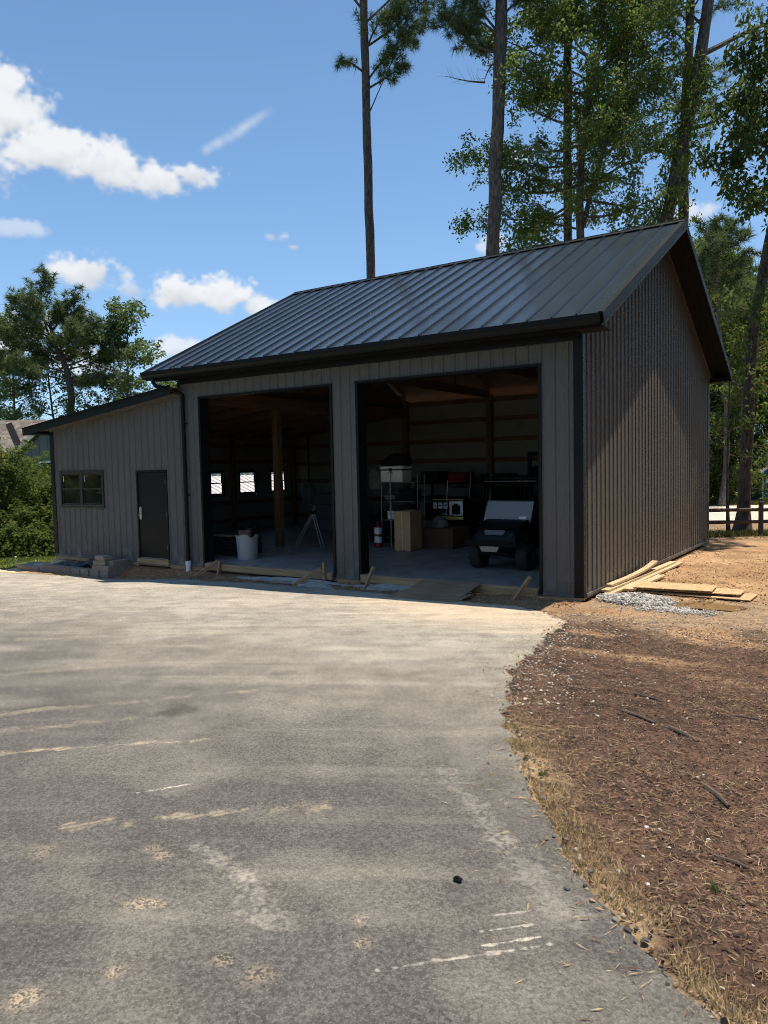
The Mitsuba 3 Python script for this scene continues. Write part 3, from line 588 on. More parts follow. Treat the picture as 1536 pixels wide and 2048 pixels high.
def leaves(rng, pos, k, spread, size, ca, cb, droop=.35, wide=.5, yellow=.04):
    """k folded leaves round each point; a colour of its own for each leaf"""
    N = len(pos) * k
    p = np.repeat(pos, k, 0) + unit(rng.normal(size=(N, 3))) * (rng.random((N, 1)) ** .6) * spread
    a = unit(rng.normal(size=(N, 3)) * [1, 1, .6] - [0, 0, droop]); s = unit(np.cross(a, rng.normal(size=(N, 3)) * [.6, .6, 1]))
    n = np.cross(s, a); l = size * rng.uniform(.65, 1.25, (N, 1)); w = l * wide * .5
    v = np.stack([p, p + a * l * .45 - s * w + n * w * .3, p + a * l - [0, 0, 1] * l * .12, p + a * l * .45 + s * w + n * w * .3], 1).reshape(-1, 3)
    i = np.arange(N)[:, None] * 4
    f = np.concatenate([i + [0, 1, 2], i + [0, 2, 3]], 1).reshape(-1, 3)
    t = rng.random((N, 1)) * .7 + np.repeat(rng.random((len(pos), 1)), k, 0) * .3
    c = np.array(ca) * (1 - t) + np.array(cb) * t
    c = np.where(rng.random((N, 1)) < yellow, np.array([.20, .17, .035]), c)
    return v, f, np.repeat(c, 4, 0)
def needles(rng, pos, dirs, k, length, width, ca, cb):
    """tufts of long pine needles"""
    N = len(pos) * k; p = np.repeat(pos, k, 0); d = np.repeat(dirs, k, 0)
    a = unit(d * .55 + unit(rng.normal(size=(N, 3)))); s = unit(np.cross(a, rng.normal(size=(N, 3)))) * width
    p = p - d * rng.random((N, 1)) * .16; l = length * rng.uniform(.7, 1.15, (N, 1))
    v = np.stack([p - s, p + s, p + a * l - [0, 0, 1] * l * .12], 1).reshape(-1, 3); f = np.arange(N * 3).reshape(-1, 3)
    t = rng.random((N, 1)) * .5 + np.repeat(rng.random((len(pos), 1)), k, 0) * .5
    return v, f, np.repeat(np.array(ca) * (1 - t) + np.array(cb) * t, 3, 0)
def smooth_path(P, n):
    P = np.asarray(P, float); t = np.linspace(0, 1, len(P)); tt = np.linspace(0, 1, n)
    if len(P) < 3: return np.stack([np.interp(tt, t, P[:, k]) for k in range(3)], 1)
    from scipy.interpolate import CubicSpline
    return CubicSpline(t, P)(tt)
class Tree:
    def __init__(self, seed): self.rng = np.random.default_rng(seed); self.wood = MB(); self.limbs = MB(); self.sp, self.sd = [], []; self.tw = []
    def trunk(self, P, r0, r1, n=12, sides=12, flare=1.35):
        P = smooth_path(P, n); R = np.linspace(r0, r1, n); R[0] *= flare; self.P, self.R = P, R
        t = smooth_path(P, n * 3); RR = np.interp(np.linspace(0, 1, n * 3), np.linspace(0, 1, n), R)
        t = t + (meshkit.noise(np.c_[t[:, 2] * .8, t[:, 0], np.full(len(t), self.rng.random() * 50)], 2)[:, None] - .5) * [.10, .10, 0] * r0 * 3
        RR = RR * (1 + (meshkit.noise(np.c_[t[:, 2] * 2.1, t[:, 0], np.full(len(t), 7.0)], 5) - .5) * .16)
        self.wood.tube(t, RR, sides); return self
    def at(self, t):
        i = t * (len(self.P) - 1); return np.array([np.interp(i, np.arange(len(self.P)), self.P[:, k]) for k in range(3)]), np.interp(i, np.arange(len(self.P)), self.R)
    def limb(self, P, r, sub=3.2, sl=.34, sd=4.0, start=.25, up=.25, bare=False, subr=.22):
        """a limb along P with side shoots; leafy points gather on the shoots"""
        rng = self.rng; P = smooth_path(P, 7); Lm = np.linalg.norm(np.diff(P, axis=0), axis=1).sum()
        self.limbs.tube(P, np.linspace(r, max(r * .18, .006), 7), 6)
        ns = max(3, int(Lm * sub)); A, B = [], []
        for i in range(ns):
            t = start + (1 - start) * (i + rng.random()) / ns; k = t * 6; p = np.array([np.interp(k, np.arange(7), P[:, j]) for j in range(3)])
            kk = min(int(k), 5); dl = unit(P[kk + 1] - P[kk]); o = rng.normal(size=3); o -= dl * (o @ dl); o = unit(o)
            d = unit(dl * rng.uniform(.3, .9) + o * rng.uniform(.5, 1) + [0, 0, up]); l = Lm * sl * rng.uniform(.55, 1.15) * (1.15 - .55 * t)
            l = max(l, .35); m = p + d * l * .55; e = m + unit(d + rng.normal(size=3) * .35 + [0, 0, up * .5]) * l * .45
            A += [p, m]; B += [m, e]
            if not bare:
                for _ in range(max(2, int(l * sd))):
                    s = rng.random() ** .6; q = p + (m - p) * min(1, s / .55) if s < .55 else m + (e - m) * (s - .55) / .45
                    self.sp.append(q + rng.normal(size=3) * l * .11); self.sd.append(unit(d + rng.normal(size=3) * .5 + [0, 0, .3]))
                self.sp.append(e); self.sd.append(unit(e - m))
        if not bare: self.sp.append(P[-1]); self.sd.append(unit(P[-1] - P[-2]))
        n = len(A); rr = np.tile([1.0, .55], n // 2) * max(r * subr, .006)
        v, f = cones(A, B, rr, rr * .5, 3); self.limbs.add(v, f); return self
    def crown(self, n, t0, t1, R, prof, rise=(.1, .8), az0=0.0, **kw):
        rng = self.rng
        for i in range(n):
            u = (i + rng.random()) / n; t = t0 + (t1 - t0) * u; p, r = self.at(t); az = az0 + i * 2.399 + rng.normal() * .35
            Lm = R * prof(u) * rng.uniform(.7, 1.15); el = rise[0] + (rise[1] - rise[0]) * u + rng.normal() * .12
            d = np.array([math.cos(az) * math.cos(el), math.sin(az) * math.cos(el), math.sin(el)])
            m = p + d * Lm * .5 + rng.normal(size=3) * Lm * .06; e = p + d * Lm + rng.normal(size=3) * Lm * .09 + [0, 0, Lm * .10]
            self.limb([p, m, e], max(.014, min(r * .5, Lm * .022)), **kw)
        return self
    def build(self, key, leaf, scale_xyz=None, bark='m_bark'):
        obj('trunk', self.wood, bark, key, smooth=True)
        if self.limbs.v: obj('limbs', self.limbs, 'm_twig', key)
        pos, d = np.array(self.sp), np.array(self.sd)
        kind, kw = leaf
        if kind == 'leaf': v, f, c = leaves(self.rng, pos, **kw)
        else: v, f, c = needles(self.rng, pos, d, **kw)
        obj('crown', (v, f), 'm_leaf' if kind == 'leaf' else 'm_needle', key, color=c)
G1, G2 = (0.071, 0.120, 0.034), (0.183, 0.244, 0.073)
LEAF = ('leaf', dict(k=9, spread=.27, size=.15, ca=G1, cb=G2))
LEAF_S = ('leaf', dict(k=10, spread=.27, size=.145, ca=(0.079, 0.140, 0.037), cb=(0.213, 0.275, 0.079), yellow=.04))
LEAF_F = ('leaf', dict(k=6, spread=.42, size=.30, ca=(0.073, 0.122, 0.044), cb=(0.177, 0.238, 0.091), yellow=.01))
NEED = ('needle', dict(k=24, length=.32, width=.009, ca=(0.067, 0.104, 0.044), cb=(0.165, 0.213, 0.088)))
NEED_F = ('needle', dict(k=18, length=.50, width=.024, ca=(0.079, 0.122, 0.055), cb=(0.177, 0.226, 0.100)))

# two tall pines right behind the barn
k = thing('pine_tree', 'thinner, left one of the two tall bare-trunked pines behind the barn roof', 'tree')
t = Tree(11).trunk([(-13.42, 13.69, -.3), (-13.45, 13.67, 9.6), (-13.48, 13.65, 20.4), (-13.5, 13.6, 26.0)], .205, .13, 14)
for P in ([(-13.48, 13.65, 17.1), (-12.9, 14.05, 18.1), (-11.6, 14.9, 19.2)], [(-13.48, 13.65, 18.6), (-12.4, 14.3, 19.4), (-11.2, 15.1, 20.6)], [(-13.48, 13.65, 18.2), (-12.7, 13.4, 19.1), (-11.8, 13.8, 19.9)], [(-13.48, 13.65, 17.6), (-13.8, 13.1, 17.9), (-14.1, 12.9, 18.0)], [(-13.5, 13.65, 19.5), (-12.4, 14.6, 20.9), (-11.8, 15.2, 22)],
          [(-13.5, 13.6, 20), (-14.4, 12.6, 21.5), (-14.9, 12.0, 22.3)], [(-13.48, 13.65, 17.0), (-12.9, 14.2, 17.5), (-12.3, 14.6, 18.0)]):
    t.limb(P, .05, sub=7, sl=.42, sd=9, start=.3)
t.crown(20, .80, 1.0, 2.8, lambda u: 1 - .5 * u, (.2, .9), sub=6, sd=8)
t.limb([(-13.46, 13.66, 15.9), (-12.95, 14.0, 17.2), (-12.38, 14.39, 18.6)], .03, bare=True, sub=.5, sl=.05)
t.build(k, NEED)
k = thing('pine_tree', 'thicker, right one of the two tall pines behind the barn roof, with a dead branch', 'tree')
t = Tree(12).trunk([(-7.95, 12.55, -.3), (-7.65, 12.76, 9.4), (-7.31, 12.99, 18.0), (-7.1, 13.1, 25.0)], .265, .17, 14)
for P in ([(-7.38, 12.9, 16.2), (-8.2, 12.3, 16.6), (-8.7, 12.0, 17.6)], [(-7.36, 12.9, 16.6), (-8.0, 12.3, 17.2), (-9.2, 11.6, 17.0)], [(-7.36, 12.9, 16.8), (-7.9, 12.6, 17.6), (-8.5, 12.1, 18.4)], [(-7.3, 13.0, 17.4), (-6.8, 13.4, 18.0), (-6.2, 13.8, 18.2)], [(-7.3, 13, 17.8), (-8.0, 12.4, 18.6), (-9.0, 11.7, 19)], [(-7.3, 13, 18.2), (-6.5, 13.3, 19), (-5.9, 13.9, 19.8)], [(-7.36, 12.9, 16.5), (-8.0, 13.1, 16.5), (-8.5, 13.2, 16.9)]):
    t.limb(P, .05, sub=7, sl=.42, sd=9, start=.3)
t.crown(20, .77, 1.0, 2.8, lambda u: 1 - .5 * u, (.2, .9), sub=6, sd=8)
t.limb([(-7.42, 12.9, 15.9), (-7.65, 12.75, 15.75), (-7.85, 12.62, 15.2)], .05, bare=True, sub=2, sl=.2); t.limb([(-7.80, 12.65, 15.25), (-8.3, 12.3, 15.3), (-8.95, 11.9, 15.5)], .035, bare=True, sub=9, sl=.45, up=.5, start=.1)
t.limb([(-7.2, 13.0, 16.6), (-7.0, 13.2, 16.75)], .03, bare=True, sub=1, sl=.1)
t.build(k, NEED)
k = thing('pine_tree', 'pine with a dark trunk and needle tufts standing inside the leafy tree behind the barn', 'tree')
t = Tree(13).trunk([(-6.6, 17.1, -.4), (-6.55, 17.12, 11.1), (-6.48, 17.17, 19.7), (-6.4, 17.2, 24)], .19, .12, 14)
t.crown(22, .62, 1.0, 2.7, lambda u: .55 + .45 * u, (.0, .6), sub=6, sd=8)
t.crown(5, .34, .6, 2.0, lambda u: .7, (.1, .2), az0=1, sub=3, sd=4)
t.build(k, NEED)
# the big leafy tree over the ridge
k = thing('broadleaf_tree', 'large light green leafy tree behind the right half of the barn roof', 'tree')
t = Tree(21).trunk([(-5.3, 15.55, -.4), (-5.37, 15.5, 8), (-5.43, 15.45, 12.6), (-5.0, 15.8, 16.2), (-4.8, 15.9, 18.8)], .21, .035, 14)
t.limb([(-5.38, 15.5, 10.6), (-4.8, 15.8, 13), (-4.2, 16.2, 15.4), (-4.0, 16.3, 17.6)], .10, sub=5, sl=.30, sd=7)
t.crown(64, .40, 1.0, 3.8, lambda u: .74 + .45 * u if u < .35 else 1.12 - .82 * (u - .35), (-.25, .95), sub=4.6, sl=.30, sd=7)
for P in ([(-5.4, 15.5, 10.5), (-7.0, 14.5, 10.9), (-8.9, 13.2, 11.0)], [(-5.4, 15.5, 11.5), (-7.2, 14.2, 12.6), (-8.8, 13.1, 13.2)], [(-5.4, 15.5, 10.0), (-6.6, 14.6, 10.0), (-7.9, 13.7, 9.7)], [(-5.4, 15.5, 9.6), (-4.0, 16.3, 10.3), (-2.9, 17.1, 10.6)], [(-5.2, 15.6, 12), (-3.9, 16.4, 12.9), (-2.9, 17.1, 13.3)], [(-5.4, 15.5, 8.9), (-6.3, 15.0, 9.0), (-7.0, 14.5, 9.2)], [(-5.4, 15.5, 9), (-4.6, 16.0, 9.3), (-3.9, 16.5, 9.6)]):
    t.limb(P, .045, sub=6, sl=.30, sd=8)
t.build(k, LEAF_S)
# the leaning trunk with vines, and the one behind it
k = thing('leaning_tree', 'tree with a leaning trunk wrapped in vines, rising behind the peak of the roof', 'tree')
t = Tree(31).trunk([(-3.9, 15.3, -.3), (-3.2, 15.75, 6), (-2.63, 16.15, 10.5), (-1.96, 16.59, 14.2), (-1.52, 16.9, 17.2), (-1.1, 17.2, 22)], .25, .17, 16)
for P, r in (([(-1.68, 16.8, 16.0), (-.69, 17.45, 16.55), (.24, 18.08, 17.0), (1.6, 19, 17.3)], .10), ([(-2.05, 16.55, 13.55), (-1.11, 17.17, 13.9), (-.3, 17.7, 14.5), (1.2, 18.7, 14.9)], .075), ([(-1.55, 16.88, 16.9), (-2.4, 16.3, 17.9), (-3.0, 15.9, 18.6)], .05), ([(-2.0, 16.55, 14.0), (-2.5, 16.2, 14.6), (-2.9, 15.9, 15.0)], .03), ([(-1.8, 16.7, 15.2), (-2.6, 16.3, 15.4)], .03), ([(-1.9, 16.6, 14.5), (-1.4, 16.8, 14.9)], .03), ([(-2.3, 16.4, 12.5), (-1.5, 16.9, 12.6)], .03)):
    t.limb(P, r, sub=3.0, sl=.24, sd=6, start=.45 if r > .06 else .3)
t.crown(10, .86, 1, 3, lambda u: 1, (.1, .7), sub=3.5, sd=5)
rng = np.random.default_rng(77); vine = []
for i in range(620):
    u = rng.random() ** .8 * .34 + .37; p, r = t.at(u); a = rng.random() * 2 * np.pi; w = r + abs(rng.normal()) * (.36 if u < .58 else .2)
    vine.append(p + np.array([math.cos(a) * w, math.sin(a) * w, rng.normal() * .3]))
t.build(k, LEAF)
v, f, c = leaves(rng, np.array(vine), k=7, spread=.15, size=.13, ca=(.10, .15, .03), cb=(.24, .29, .08), droop=.8)
obj('vine', (v, f), 'm_leaf', k, color=c, label='yellowish green vine climbing the trunk')
k = thing('pine_tree', 'pine trunk standing just behind the leaning vine-covered trunk', 'tree')
t = Tree(32).trunk([(-2.75, 18.5, -.4), (-2.6, 18.58, 13.1), (-2.5, 18.65, 16.7), (-2.3, 18.8, 23)], .21, .14, 14)
for P in ([(-2.5, 18.65, 17.4), (-3.1, 18.2, 18.0), (-3.7, 17.8, 17.9)], [(-2.45, 18.7, 18.2), (-3.3, 18.1, 18.9), (-4.0, 17.7, 18.8)], [(-2.45, 18.7, 18.0), (-1.7, 19.2, 18.6), (-1.0, 19.6, 18.8)]): t.limb(P, .04, sub=5, sl=.38, sd=6)
t.crown(10, .80, 1, 2.4, lambda u: 1 - .4 * u, (.2, .8), sub=4, sd=5)
t.crown(9, .40, .56, 2.2, lambda u: .8, (.0, .4), sub=3.4, sd=4)
t.build(k, NEED)
# the oak on the right, its leaves hanging into the picture
k = thing('oak_tree', 'oak at the right edge, its dark leaves hanging down before the sky', 'tree')
t = Tree(41).trunk([(-.02, 15.2, -.3), (.12, 15.1, 2.4), (.25, 15.0, 5.5), (.55, 14.9, 7.7), (1.0, 14.8, 10.0), (1.8, 14.6, 13.5)], .215, .12, 16, flare=1.5)
for P in ([(1.0, 14.8, 10), (1.1, 12.8, 11.6), (1.0, 10.9, 11.9), (.75, 9.9, 11.2)], [(1.2, 14.7, 11), (1.9, 12.5, 12.5), (1.7, 10.6, 13), (1.1, 9.6, 12.6)], [(.9, 14.8, 9.6), (1.3, 12.6, 10.4), (1.0, 10.6, 10.4), (.35, 9.7, 9.8)], [(.8, 14.8, 9.2), (1.5, 12.7, 9.6), (1.5, 11, 9.3), (1.0, 10.1, 8.7)],
          [(1.5, 14.7, 12), (1.4, 13.4, 13.2), (1.2, 12.0, 13.4)], [(1.1, 14.8, 10.5), (.6, 14.0, 11.8), (.3, 13.4, 12.6)], [(.6, 14.9, 8.2), (1.3, 13.6, 8.5), (1.7, 12.6, 8.3)], [(1.3, 14.7, 11.4), (2.4, 13.2, 12.2), (2.6, 11.6, 12)], [(.9, 14.8, 9.5), (.2, 13.8, 10.2), (-.2, 13.0, 10.3)]):
    t.limb(P, .06, sub=4.5, sl=.24, sd=6.5, start=.3, up=-.15)
for z, a in ((6.6, 3.4), (5.2, .6), (4.0, 2.2), (6.0, 5.0), (7.2, 1.4)):
    p, r = t.at((z + .3) / 13.8); t.limb([p, p + [math.cos(a) * .9, math.sin(a) * .9, .5], p + [math.cos(a) * 1.9, math.sin(a) * 1.9, .8]], .03, sub=4, sl=.35, sd=6)
t.build(k, ('leaf', dict(k=8, spread=.25, size=.175, ca=(0.049, 0.088, 0.029), cb=(0.140, 0.189, 0.067), droop=.9, wide=.48, yellow=.01)))
k = thing('young_tree', 'thin dark young tree trunk beside the thick oak trunk by the fence', 'tree')
t = Tree(42).trunk([(-.24, 14.14, -.3), (-.27, 14.1, 2.5), (-.2, 14.2, 5.5)], .055, .02, 8); t.crown(12, .45, 1, 1.6, lambda u: 1 - .3 * u, (.1, .7), sub=4, sd=5); t.build(k, LEAF)

def simple_tree(seed, Ht, R, t0, n, leaf, prof=lambda u: .75 + .5 * u if u < .5 else 1.0 - 1.3 * (u - .5), rise=(-.15, .9), r0=None, lean=(0, 0), sub=2.6, sd=3.4, sides=8, sl=.33):
    t = Tree(seed); r0 = r0 or Ht * .011
    b = t.rng.normal(size=2) * Ht * .015
    t.trunk([(0, 0, -.3), (b[0], b[1], Ht * .4), (lean[0] * .6 - b[0], lean[1] * .6, Ht * .75), (lean[0], lean[1], Ht)], r0, r0 * .15, 10, sides)
    t.crown(n, t0, 1.0, R, prof, rise, sub=sub, sd=sd, sl=sl); return t
def plant_copies(src, spots, cat, group):
    """copies of a tree already built, turned and scaled, each with a label of its own"""
    parts_ = [q for q in list(scene) if q.startswith(src + '__')]
    for x, y, rot, sc, sz, lab in spots:
        kk = thing(src.rsplit('_', 1)[0] if src[-3:].isdigit() else src, lab, cat, group)
        M = T4().translate([x, y, float(gz(x, y)) - .1]).rotate([0, 0, 1], rot).scale([sc, sc, sz])
        for q in parts_: scene[kk + q[len(src):]] = {**scene[q], 'to_world': M}
def place_first(src, x, y, rot, sc, sz):
    M = T4().translate([x, y, float(gz(x, y)) - .1]).rotate([0, 0, 1], rot).scale([sc, sc, sz])
    for q in [q for q in scene if q.startswith(src + '__')]: scene[q]['to_world'] = M

# left of the barn, beyond the garden
k = thing('pine_tree', 'broad pine with a forked top, the tallest tree left of the barn', 'tree')
t = Tree(51).trunk([(-45.2, 21.2, -.8), (-45.09, 21.27, 5.7), (-45.2, 21.25, 10.2), (-45.8, 20.8, 13.0), (-46.0, 20.7, 15.0)], .36, .10, 12, 8)
a_, _ = t.at(.70)
for P in ([a_, a_ + [.8, .6, 2.2], a_ + [1.0, .7, 4.6]], [a_ + [0, 0, .5], a_ + [-1.6, -1.1, 2.6], a_ + [-2.4, -1.5, 4.4]], [a_, a_ + [2.0, 1.4, .8], a_ + [3.4, 2.3, 2.0]], [a_ + [0, 0, -.6], a_ + [-2.4, -1.6, 1.0], a_ + [-3.9, -2.5, 2.4]], [a_ + [0, 0, -1.4], a_ + [2.2, 1.5, -.3], a_ + [3.6, 2.4, .6]], [a_ + [0, 0, -2.2], a_ + [-2.0, -1.3, -1.4], a_ + [-3.6, -2.4, -.6]], [a_ + [0, 0, 1], a_ + [.3, -1.4, 2.6], a_ + [.2, -2.3, 3.9]], [a_ + [0, 0, .6], a_ + [-.3, 1.5, 2.2], a_ + [-.5, 2.4, 3.4]], [a_ + [-.6, -.4, 1.6], a_ + [-.9, -.6, 4.2], a_ + [-.6, -.3, 6.0]], [a_ + [0, 0, -3.0], a_ + [1.6, 1.1, -2.6], a_ + [2.8, 2, -2.2]]):
    t.limb(P, .09, sub=5, sl=.36, sd=5, start=.3)
t.crown(9, .46, .74, 3.7, lambda u: 1, (.0, .35), sub=5, sd=6, start=.4); t.crown(9, .72, 1, 2.4, lambda u: 1, (.1, .9), sub=5, sd=6)
t.build(k, NEED_F)
for q_ in [q_ for q_ in scene if q_.startswith(k + '__')]: scene[q_]['to_world'] = T4().translate([0, 0, -.8]).scale([1, 1, .87]).translate([0, 0, .8])
k = thing('broadleaf_tree', 'tall dark green tree to the right of the broad pine, just above the lean-to roof', 'tree')
t = simple_tree(52, 16.0, 3.4, .22, 44, LEAF_F, sub=2.8, sd=3.2); t.build(k, LEAF_F); place_first(k, -41.7, 23.5, 20, 1, .90)
plant_copies(k, [(-48.2, 18.9, 140, .72, .86, 'slender pale tree at the left edge of the picture beyond the house roof'), (-46.7, 20.9, 250, .80, .76, 'leafy tree just left of the broad pine trunk'), (-44.0, 24.5, 80, .9, .62, 'lower leafy tree between the broad pine and the tall dark green tree'), (-52.5, 20.0, 30, .9, .74, 'leafy tree whose edge shows at the far left of the picture'), (-41.5, 27.5, 190, .85, .62, 'low leafy tree showing right at the bend where lean-to roof and main eave meet')], 'tree', 'trees far left beyond the garden')
# woods right of the barn
k = thing('woodland_tree', 'dense dark leafy tree right of the barn wall, nearest to the fence', 'tree')
t = simple_tree(61, 13.0, 4.0, .07, 84, LEAF_F, sub=3.4, sd=4.6); t.build(k, ('leaf', dict(k=9, spread=.40, size=.22, ca=(0.059, 0.100, 0.029), cb=(0.165, 0.213, 0.061)))); place_first(k, -5.6, 38.5, 0, 1.0, 1.12)
plant_copies(k, [(-6.3, 46.5, 20, 1.1, 1.2, 'dense leafy tree just left of the blue shed, in the second row of the woods'), (-7.4, 43.5, 290, 1.15, 1.25, 'leafy tree filling the gap in the woods right of the barn'), (-3.0, 50.5, 100, 1.15, 1.15, 'dense leafy tree behind the small blue shed'), (-9.5, 41.0, 210, 1.1, 1.0, 'leafy tree mostly hidden behind the rear corner of the barn'), (3.6, 44.5, 320, 1.1, .95, 'leafy tree at the right edge behind the blue shed'), (-5.5, 46.0, 45, 1.25, 1.08, 'tall leafy tree farther back in the woods right of the barn'), (.8, 50.5, 160, 1.3, 1.15, 'tall leafy tree in the back row of woods at the right edge'), (-12.0, 50, 260, 1.3, 1.1, 'tall leafy tree in the back row of woods behind the barn')], 'tree', 'woods beyond the gravel road')
k = thing('pine_tree', 'round-topped pine rising above the woods right of the roof peak', 'tree')
t = simple_tree(63, 16.2, 2.6, .62, 30, NEED_F, prof=lambda u: 1.0 - .45 * u, rise=(.0, 1.0), sub=4, sd=5); t.build(k, NEED_F); place_first(k, -3.95, 33.4, 0, 1.0, .91)
# understorey bushes along the far edge of the road, and the garden shrubs on the left
def bush(name, seed, Hh, R, n, label, leaf, x, y, group=None, rot=0, sc=1.0):
    k = thing(name, label, 'bush', group); t = Tree(seed); t.trunk([(0, 0, -.2), (.03, .02, Hh * .3), (0, .05, Hh * .62)], .03 + R * .012, .01, 6, 6)
    t.crown(n, .03, 1.0, R, lambda u: 1.0 - .25 * u, (.15, 1.35), sub=5.0, sl=.42, sd=8, start=.35); t.build(k, leaf, bark='m_twig'); place_first(k, x, y, rot, sc, sc); return k
LB = ('leaf', dict(k=9, spread=.2, size=.115, ca=(.06, .11, .026), cb=(.19, .245, .07), droop=.1, wide=.6, yellow=.02))
k = bush('garden_shrub', 71, 3.6, 1.75, 46, 'big glossy garden shrub at the far left edge, in front of the house', LB, -21.2, 2.4)
plant_copies(k, [(-20.25, 3.6, 120, .92, .66, 'big rounded garden shrub right against the corner of the lean-to'), (-22.3, 4.2, 230, 1.0, .84, 'big garden shrub behind the two nearest ones, below the house gable'), (-24.2, 3.0, 300, 1.05, 1.02, 'big garden shrub whose right side shows at the left edge')], 'bush', None)
k = thing('crape_myrtle', 'small tree with pink blossoms at the corner of the lean-to', 'tree')
t = Tree(75)
t.trunk([(0, 0, -.2), (.1, .05, 1.2), (.15, 0, 2.9)], .05, .02, 8, 6)
for a in (.6, 2.6, 4.4): t.limb([(0, 0, .1), (math.cos(a) * .3, math.sin(a) * .3, 1.4), (math.cos(a) * .6, math.sin(a) * .6, 3.0)], .035, sub=4, sl=.3, sd=6, start=.45)
t.build(k, LB, bark='m_twig')
rng = np.random.default_rng(8); pos = np.concatenate([np.array(c) + rng.normal(size=(26, 3)) * [.10, .10, .07] for c in ((.6, .4, 3.05), (.35, .55, 3.15), (-.1, .3, 3.1), (.75, .15, 2.95))])
v, f, c = leaves(rng, pos, k=6, spread=.07, size=.06, ca=(.62, .26, .30), cb=(.75, .45, .46), yellow=0); obj('blossom', (v, f), 'm_leaf', k, color=c, label='pink blossoms at the top')
place_first(k, -21.4, 5.6, 0, 1, 1.0)
k = bush('low_hedge_bush', 81, .62, .62, 22, 'low dark hedge bush at the far left of the lawn edge', LB, -19.2, .72)
plant_copies(k, [(-18.75, 1.25, 70, 1.0, 1.0, 'low hedge bush, second from the left behind the lawn'), (-18.3, 1.8, 160, 1.05, 1.05, 'low hedge bush, third from the left behind the lawn'), (-17.85, 2.35, 250, 1.0, 1.1, 'low bright green hedge bush nearest to the lean-to corner'), (-19.7, .1, 20, 1.1, 1.0, 'low hedge bush cut off by the left edge of the picture')], 'bush', None)
bush_src = bush('undergrowth_bush', 91, 1.6, 1.5, 30, 'leafy undergrowth bush left of the blue shed across the road', LB, -7.2, 36.9)
plant_copies(bush_src, [(-5.3, 37.6, 60, 1.1, 1.1, 'leafy undergrowth bush directly left of the blue shed'), (-9.6, 36.2, 170, 1.2, 1.1, 'leafy undergrowth bush half hidden by the rear corner of the barn'), (1.6, 41.0, 240, 1.0, .9, 'leafy undergrowth bush right of the blue shed')], 'bush', None)

# ------------------------------------------------------------------ buildings around
RT, FW = np.array([.8296, .5583, 0]), np.array([-.5583, .8296, 0])
mat('m_shingle', proc(lambda p, n, uv: mix((.085, .079, .071), (.175, .163, .147), cell_rand(dr.floor((p.x * .83 + p.y * .56) * 3.3 + dr.floor(p.z * 9) * .5), dr.floor(p.z * 9), 3)) * (.8 + .4 * noise(p.x * 9, p.y * 9, p.z * 9))), .95)
mat('m_blueboard', (.12, .145, .17), .7); mat('m_whitetrim', (.72, .72, .70), .5); mat('m_paleroof', (.50, .48, .49), .5); mat('m_palewall', (.32, .38, .35), .6); mat('m_blue', (.035, .085, .15), .6); mat('m_darkglass', (.012, .016, .018), .08)
def local(o, ex=RT, ey=FW): return lambda a, b, c: (np.asarray(o) + ex * a + ey * b + [0, 0, c])
def quadbox(m, q, a0, a1, b0, b1, c0, c1, cc=0.0):
    m.bar(q((a0 + a1) / 2, b0, (c0 + c1) / 2), q((a0 + a1) / 2, b1, (c0 + c1) / 2), abs(a1 - a0), abs(c1 - c0), c=cc)
house = thing('neighbour_house', 'house with brown shingle roof and blue-grey gable behind the garden shrubs on the left', 'house')
q = local((-31.6, 9.9, 0))
m = MB(); quadbox(m, q, -11, 2, .3, 8, -.8, 2.6); obj('wall', m, 'm_blueboard', house)
m = MB(); sl = (4.9 - 2.55) / 3.6
m.prism([(-.2, 2.42), (3.9, 2.42 + 4.1 * sl), (8.2, 2.4), (8.2, 2.3), (3.9, 2.30 + 4.1 * sl), (-.2, 2.3)], q(-11.4, 0, 0), FW, (0, 0, 1), RT, 13.8)
roofk = obj('roof', m, 'm_shingle', house)
m = MB(); m.bar(q(-2.75, 3.5, 2.42 + 3.7 * sl + .03), q(-.95, 1.0, 2.42 + 1.2 * sl + .05), .30, .10, up=(0, -.5, 1)); obj('flashing', m, 'm_blackmatte', roofk, label='black metal strip running down the brown roof')
m = MB(); m.prism([(-.1, -.8), (3.2, -.8), (3.2, 3.05), (1.55, 4.48), (-.1, 3.05)], q(.1, -1.2, 0), RT, (0, 0, 1), -FW, .1); obj('gable_wall', m, 'm_blueboard', house)
for i in range(8): m = MB(); quadbox(m, q, .15 + i * .40, .19 + i * .40, -1.335, -1.30, -.7, 3.05 + min(i + .3, 7.2 - i) * .33); obj('batten', m, 'm_blueboard', house)
m = MB(); m.prism([(-.5, 2.78), (1.55, 4.56), (3.6, 2.78), (3.6, 2.93), (1.55, 4.71), (-.5, 2.93)], q(0, -1.5, 0), RT, (0, 0, 1), FW, 4.2); obj('gable_roof', m, 'm_shingle', house)
for a, b in (((-.5, 2.86), (1.55, 4.64)), ((3.6, 2.86), (1.55, 4.64))): m = MB(); m.bar(q(a[0], -1.53, a[1]), q(b[0], -1.53, b[1]), .05, .17, up=(0, 0, 1)); obj('rake_board', m, 'm_whitetrim', house)
for a in (.95,):
    m = MB(); quadbox(m, q, a, a + 1.1, -1.345, -1.30, 1.5, 2.75); wk = obj('window', m, 'm_whitetrim', house); m = MB(); quadbox(m, q, a + .09, a + 1.01, -1.36, -1.345, 1.6, 2.65); obj('pane', m, 'm_darkglass', wk)
shed = thing('white_shed', 'low white shed with a seamed metal roof, seen through the lean-to windows', 'shed')
m = MB(); m.box((-27, 13.6, -.8), (-23.6, 23, .75)); obj('wall', m, 'm_palewall', shed)
m = MB(); m.bar((-23.4, 18.3, .74), (-26.0, 18.3, 1.80), 9.8, .04, up=(0, 0, 1)); rk = obj('roof', m, 'm_paleroof', shed)
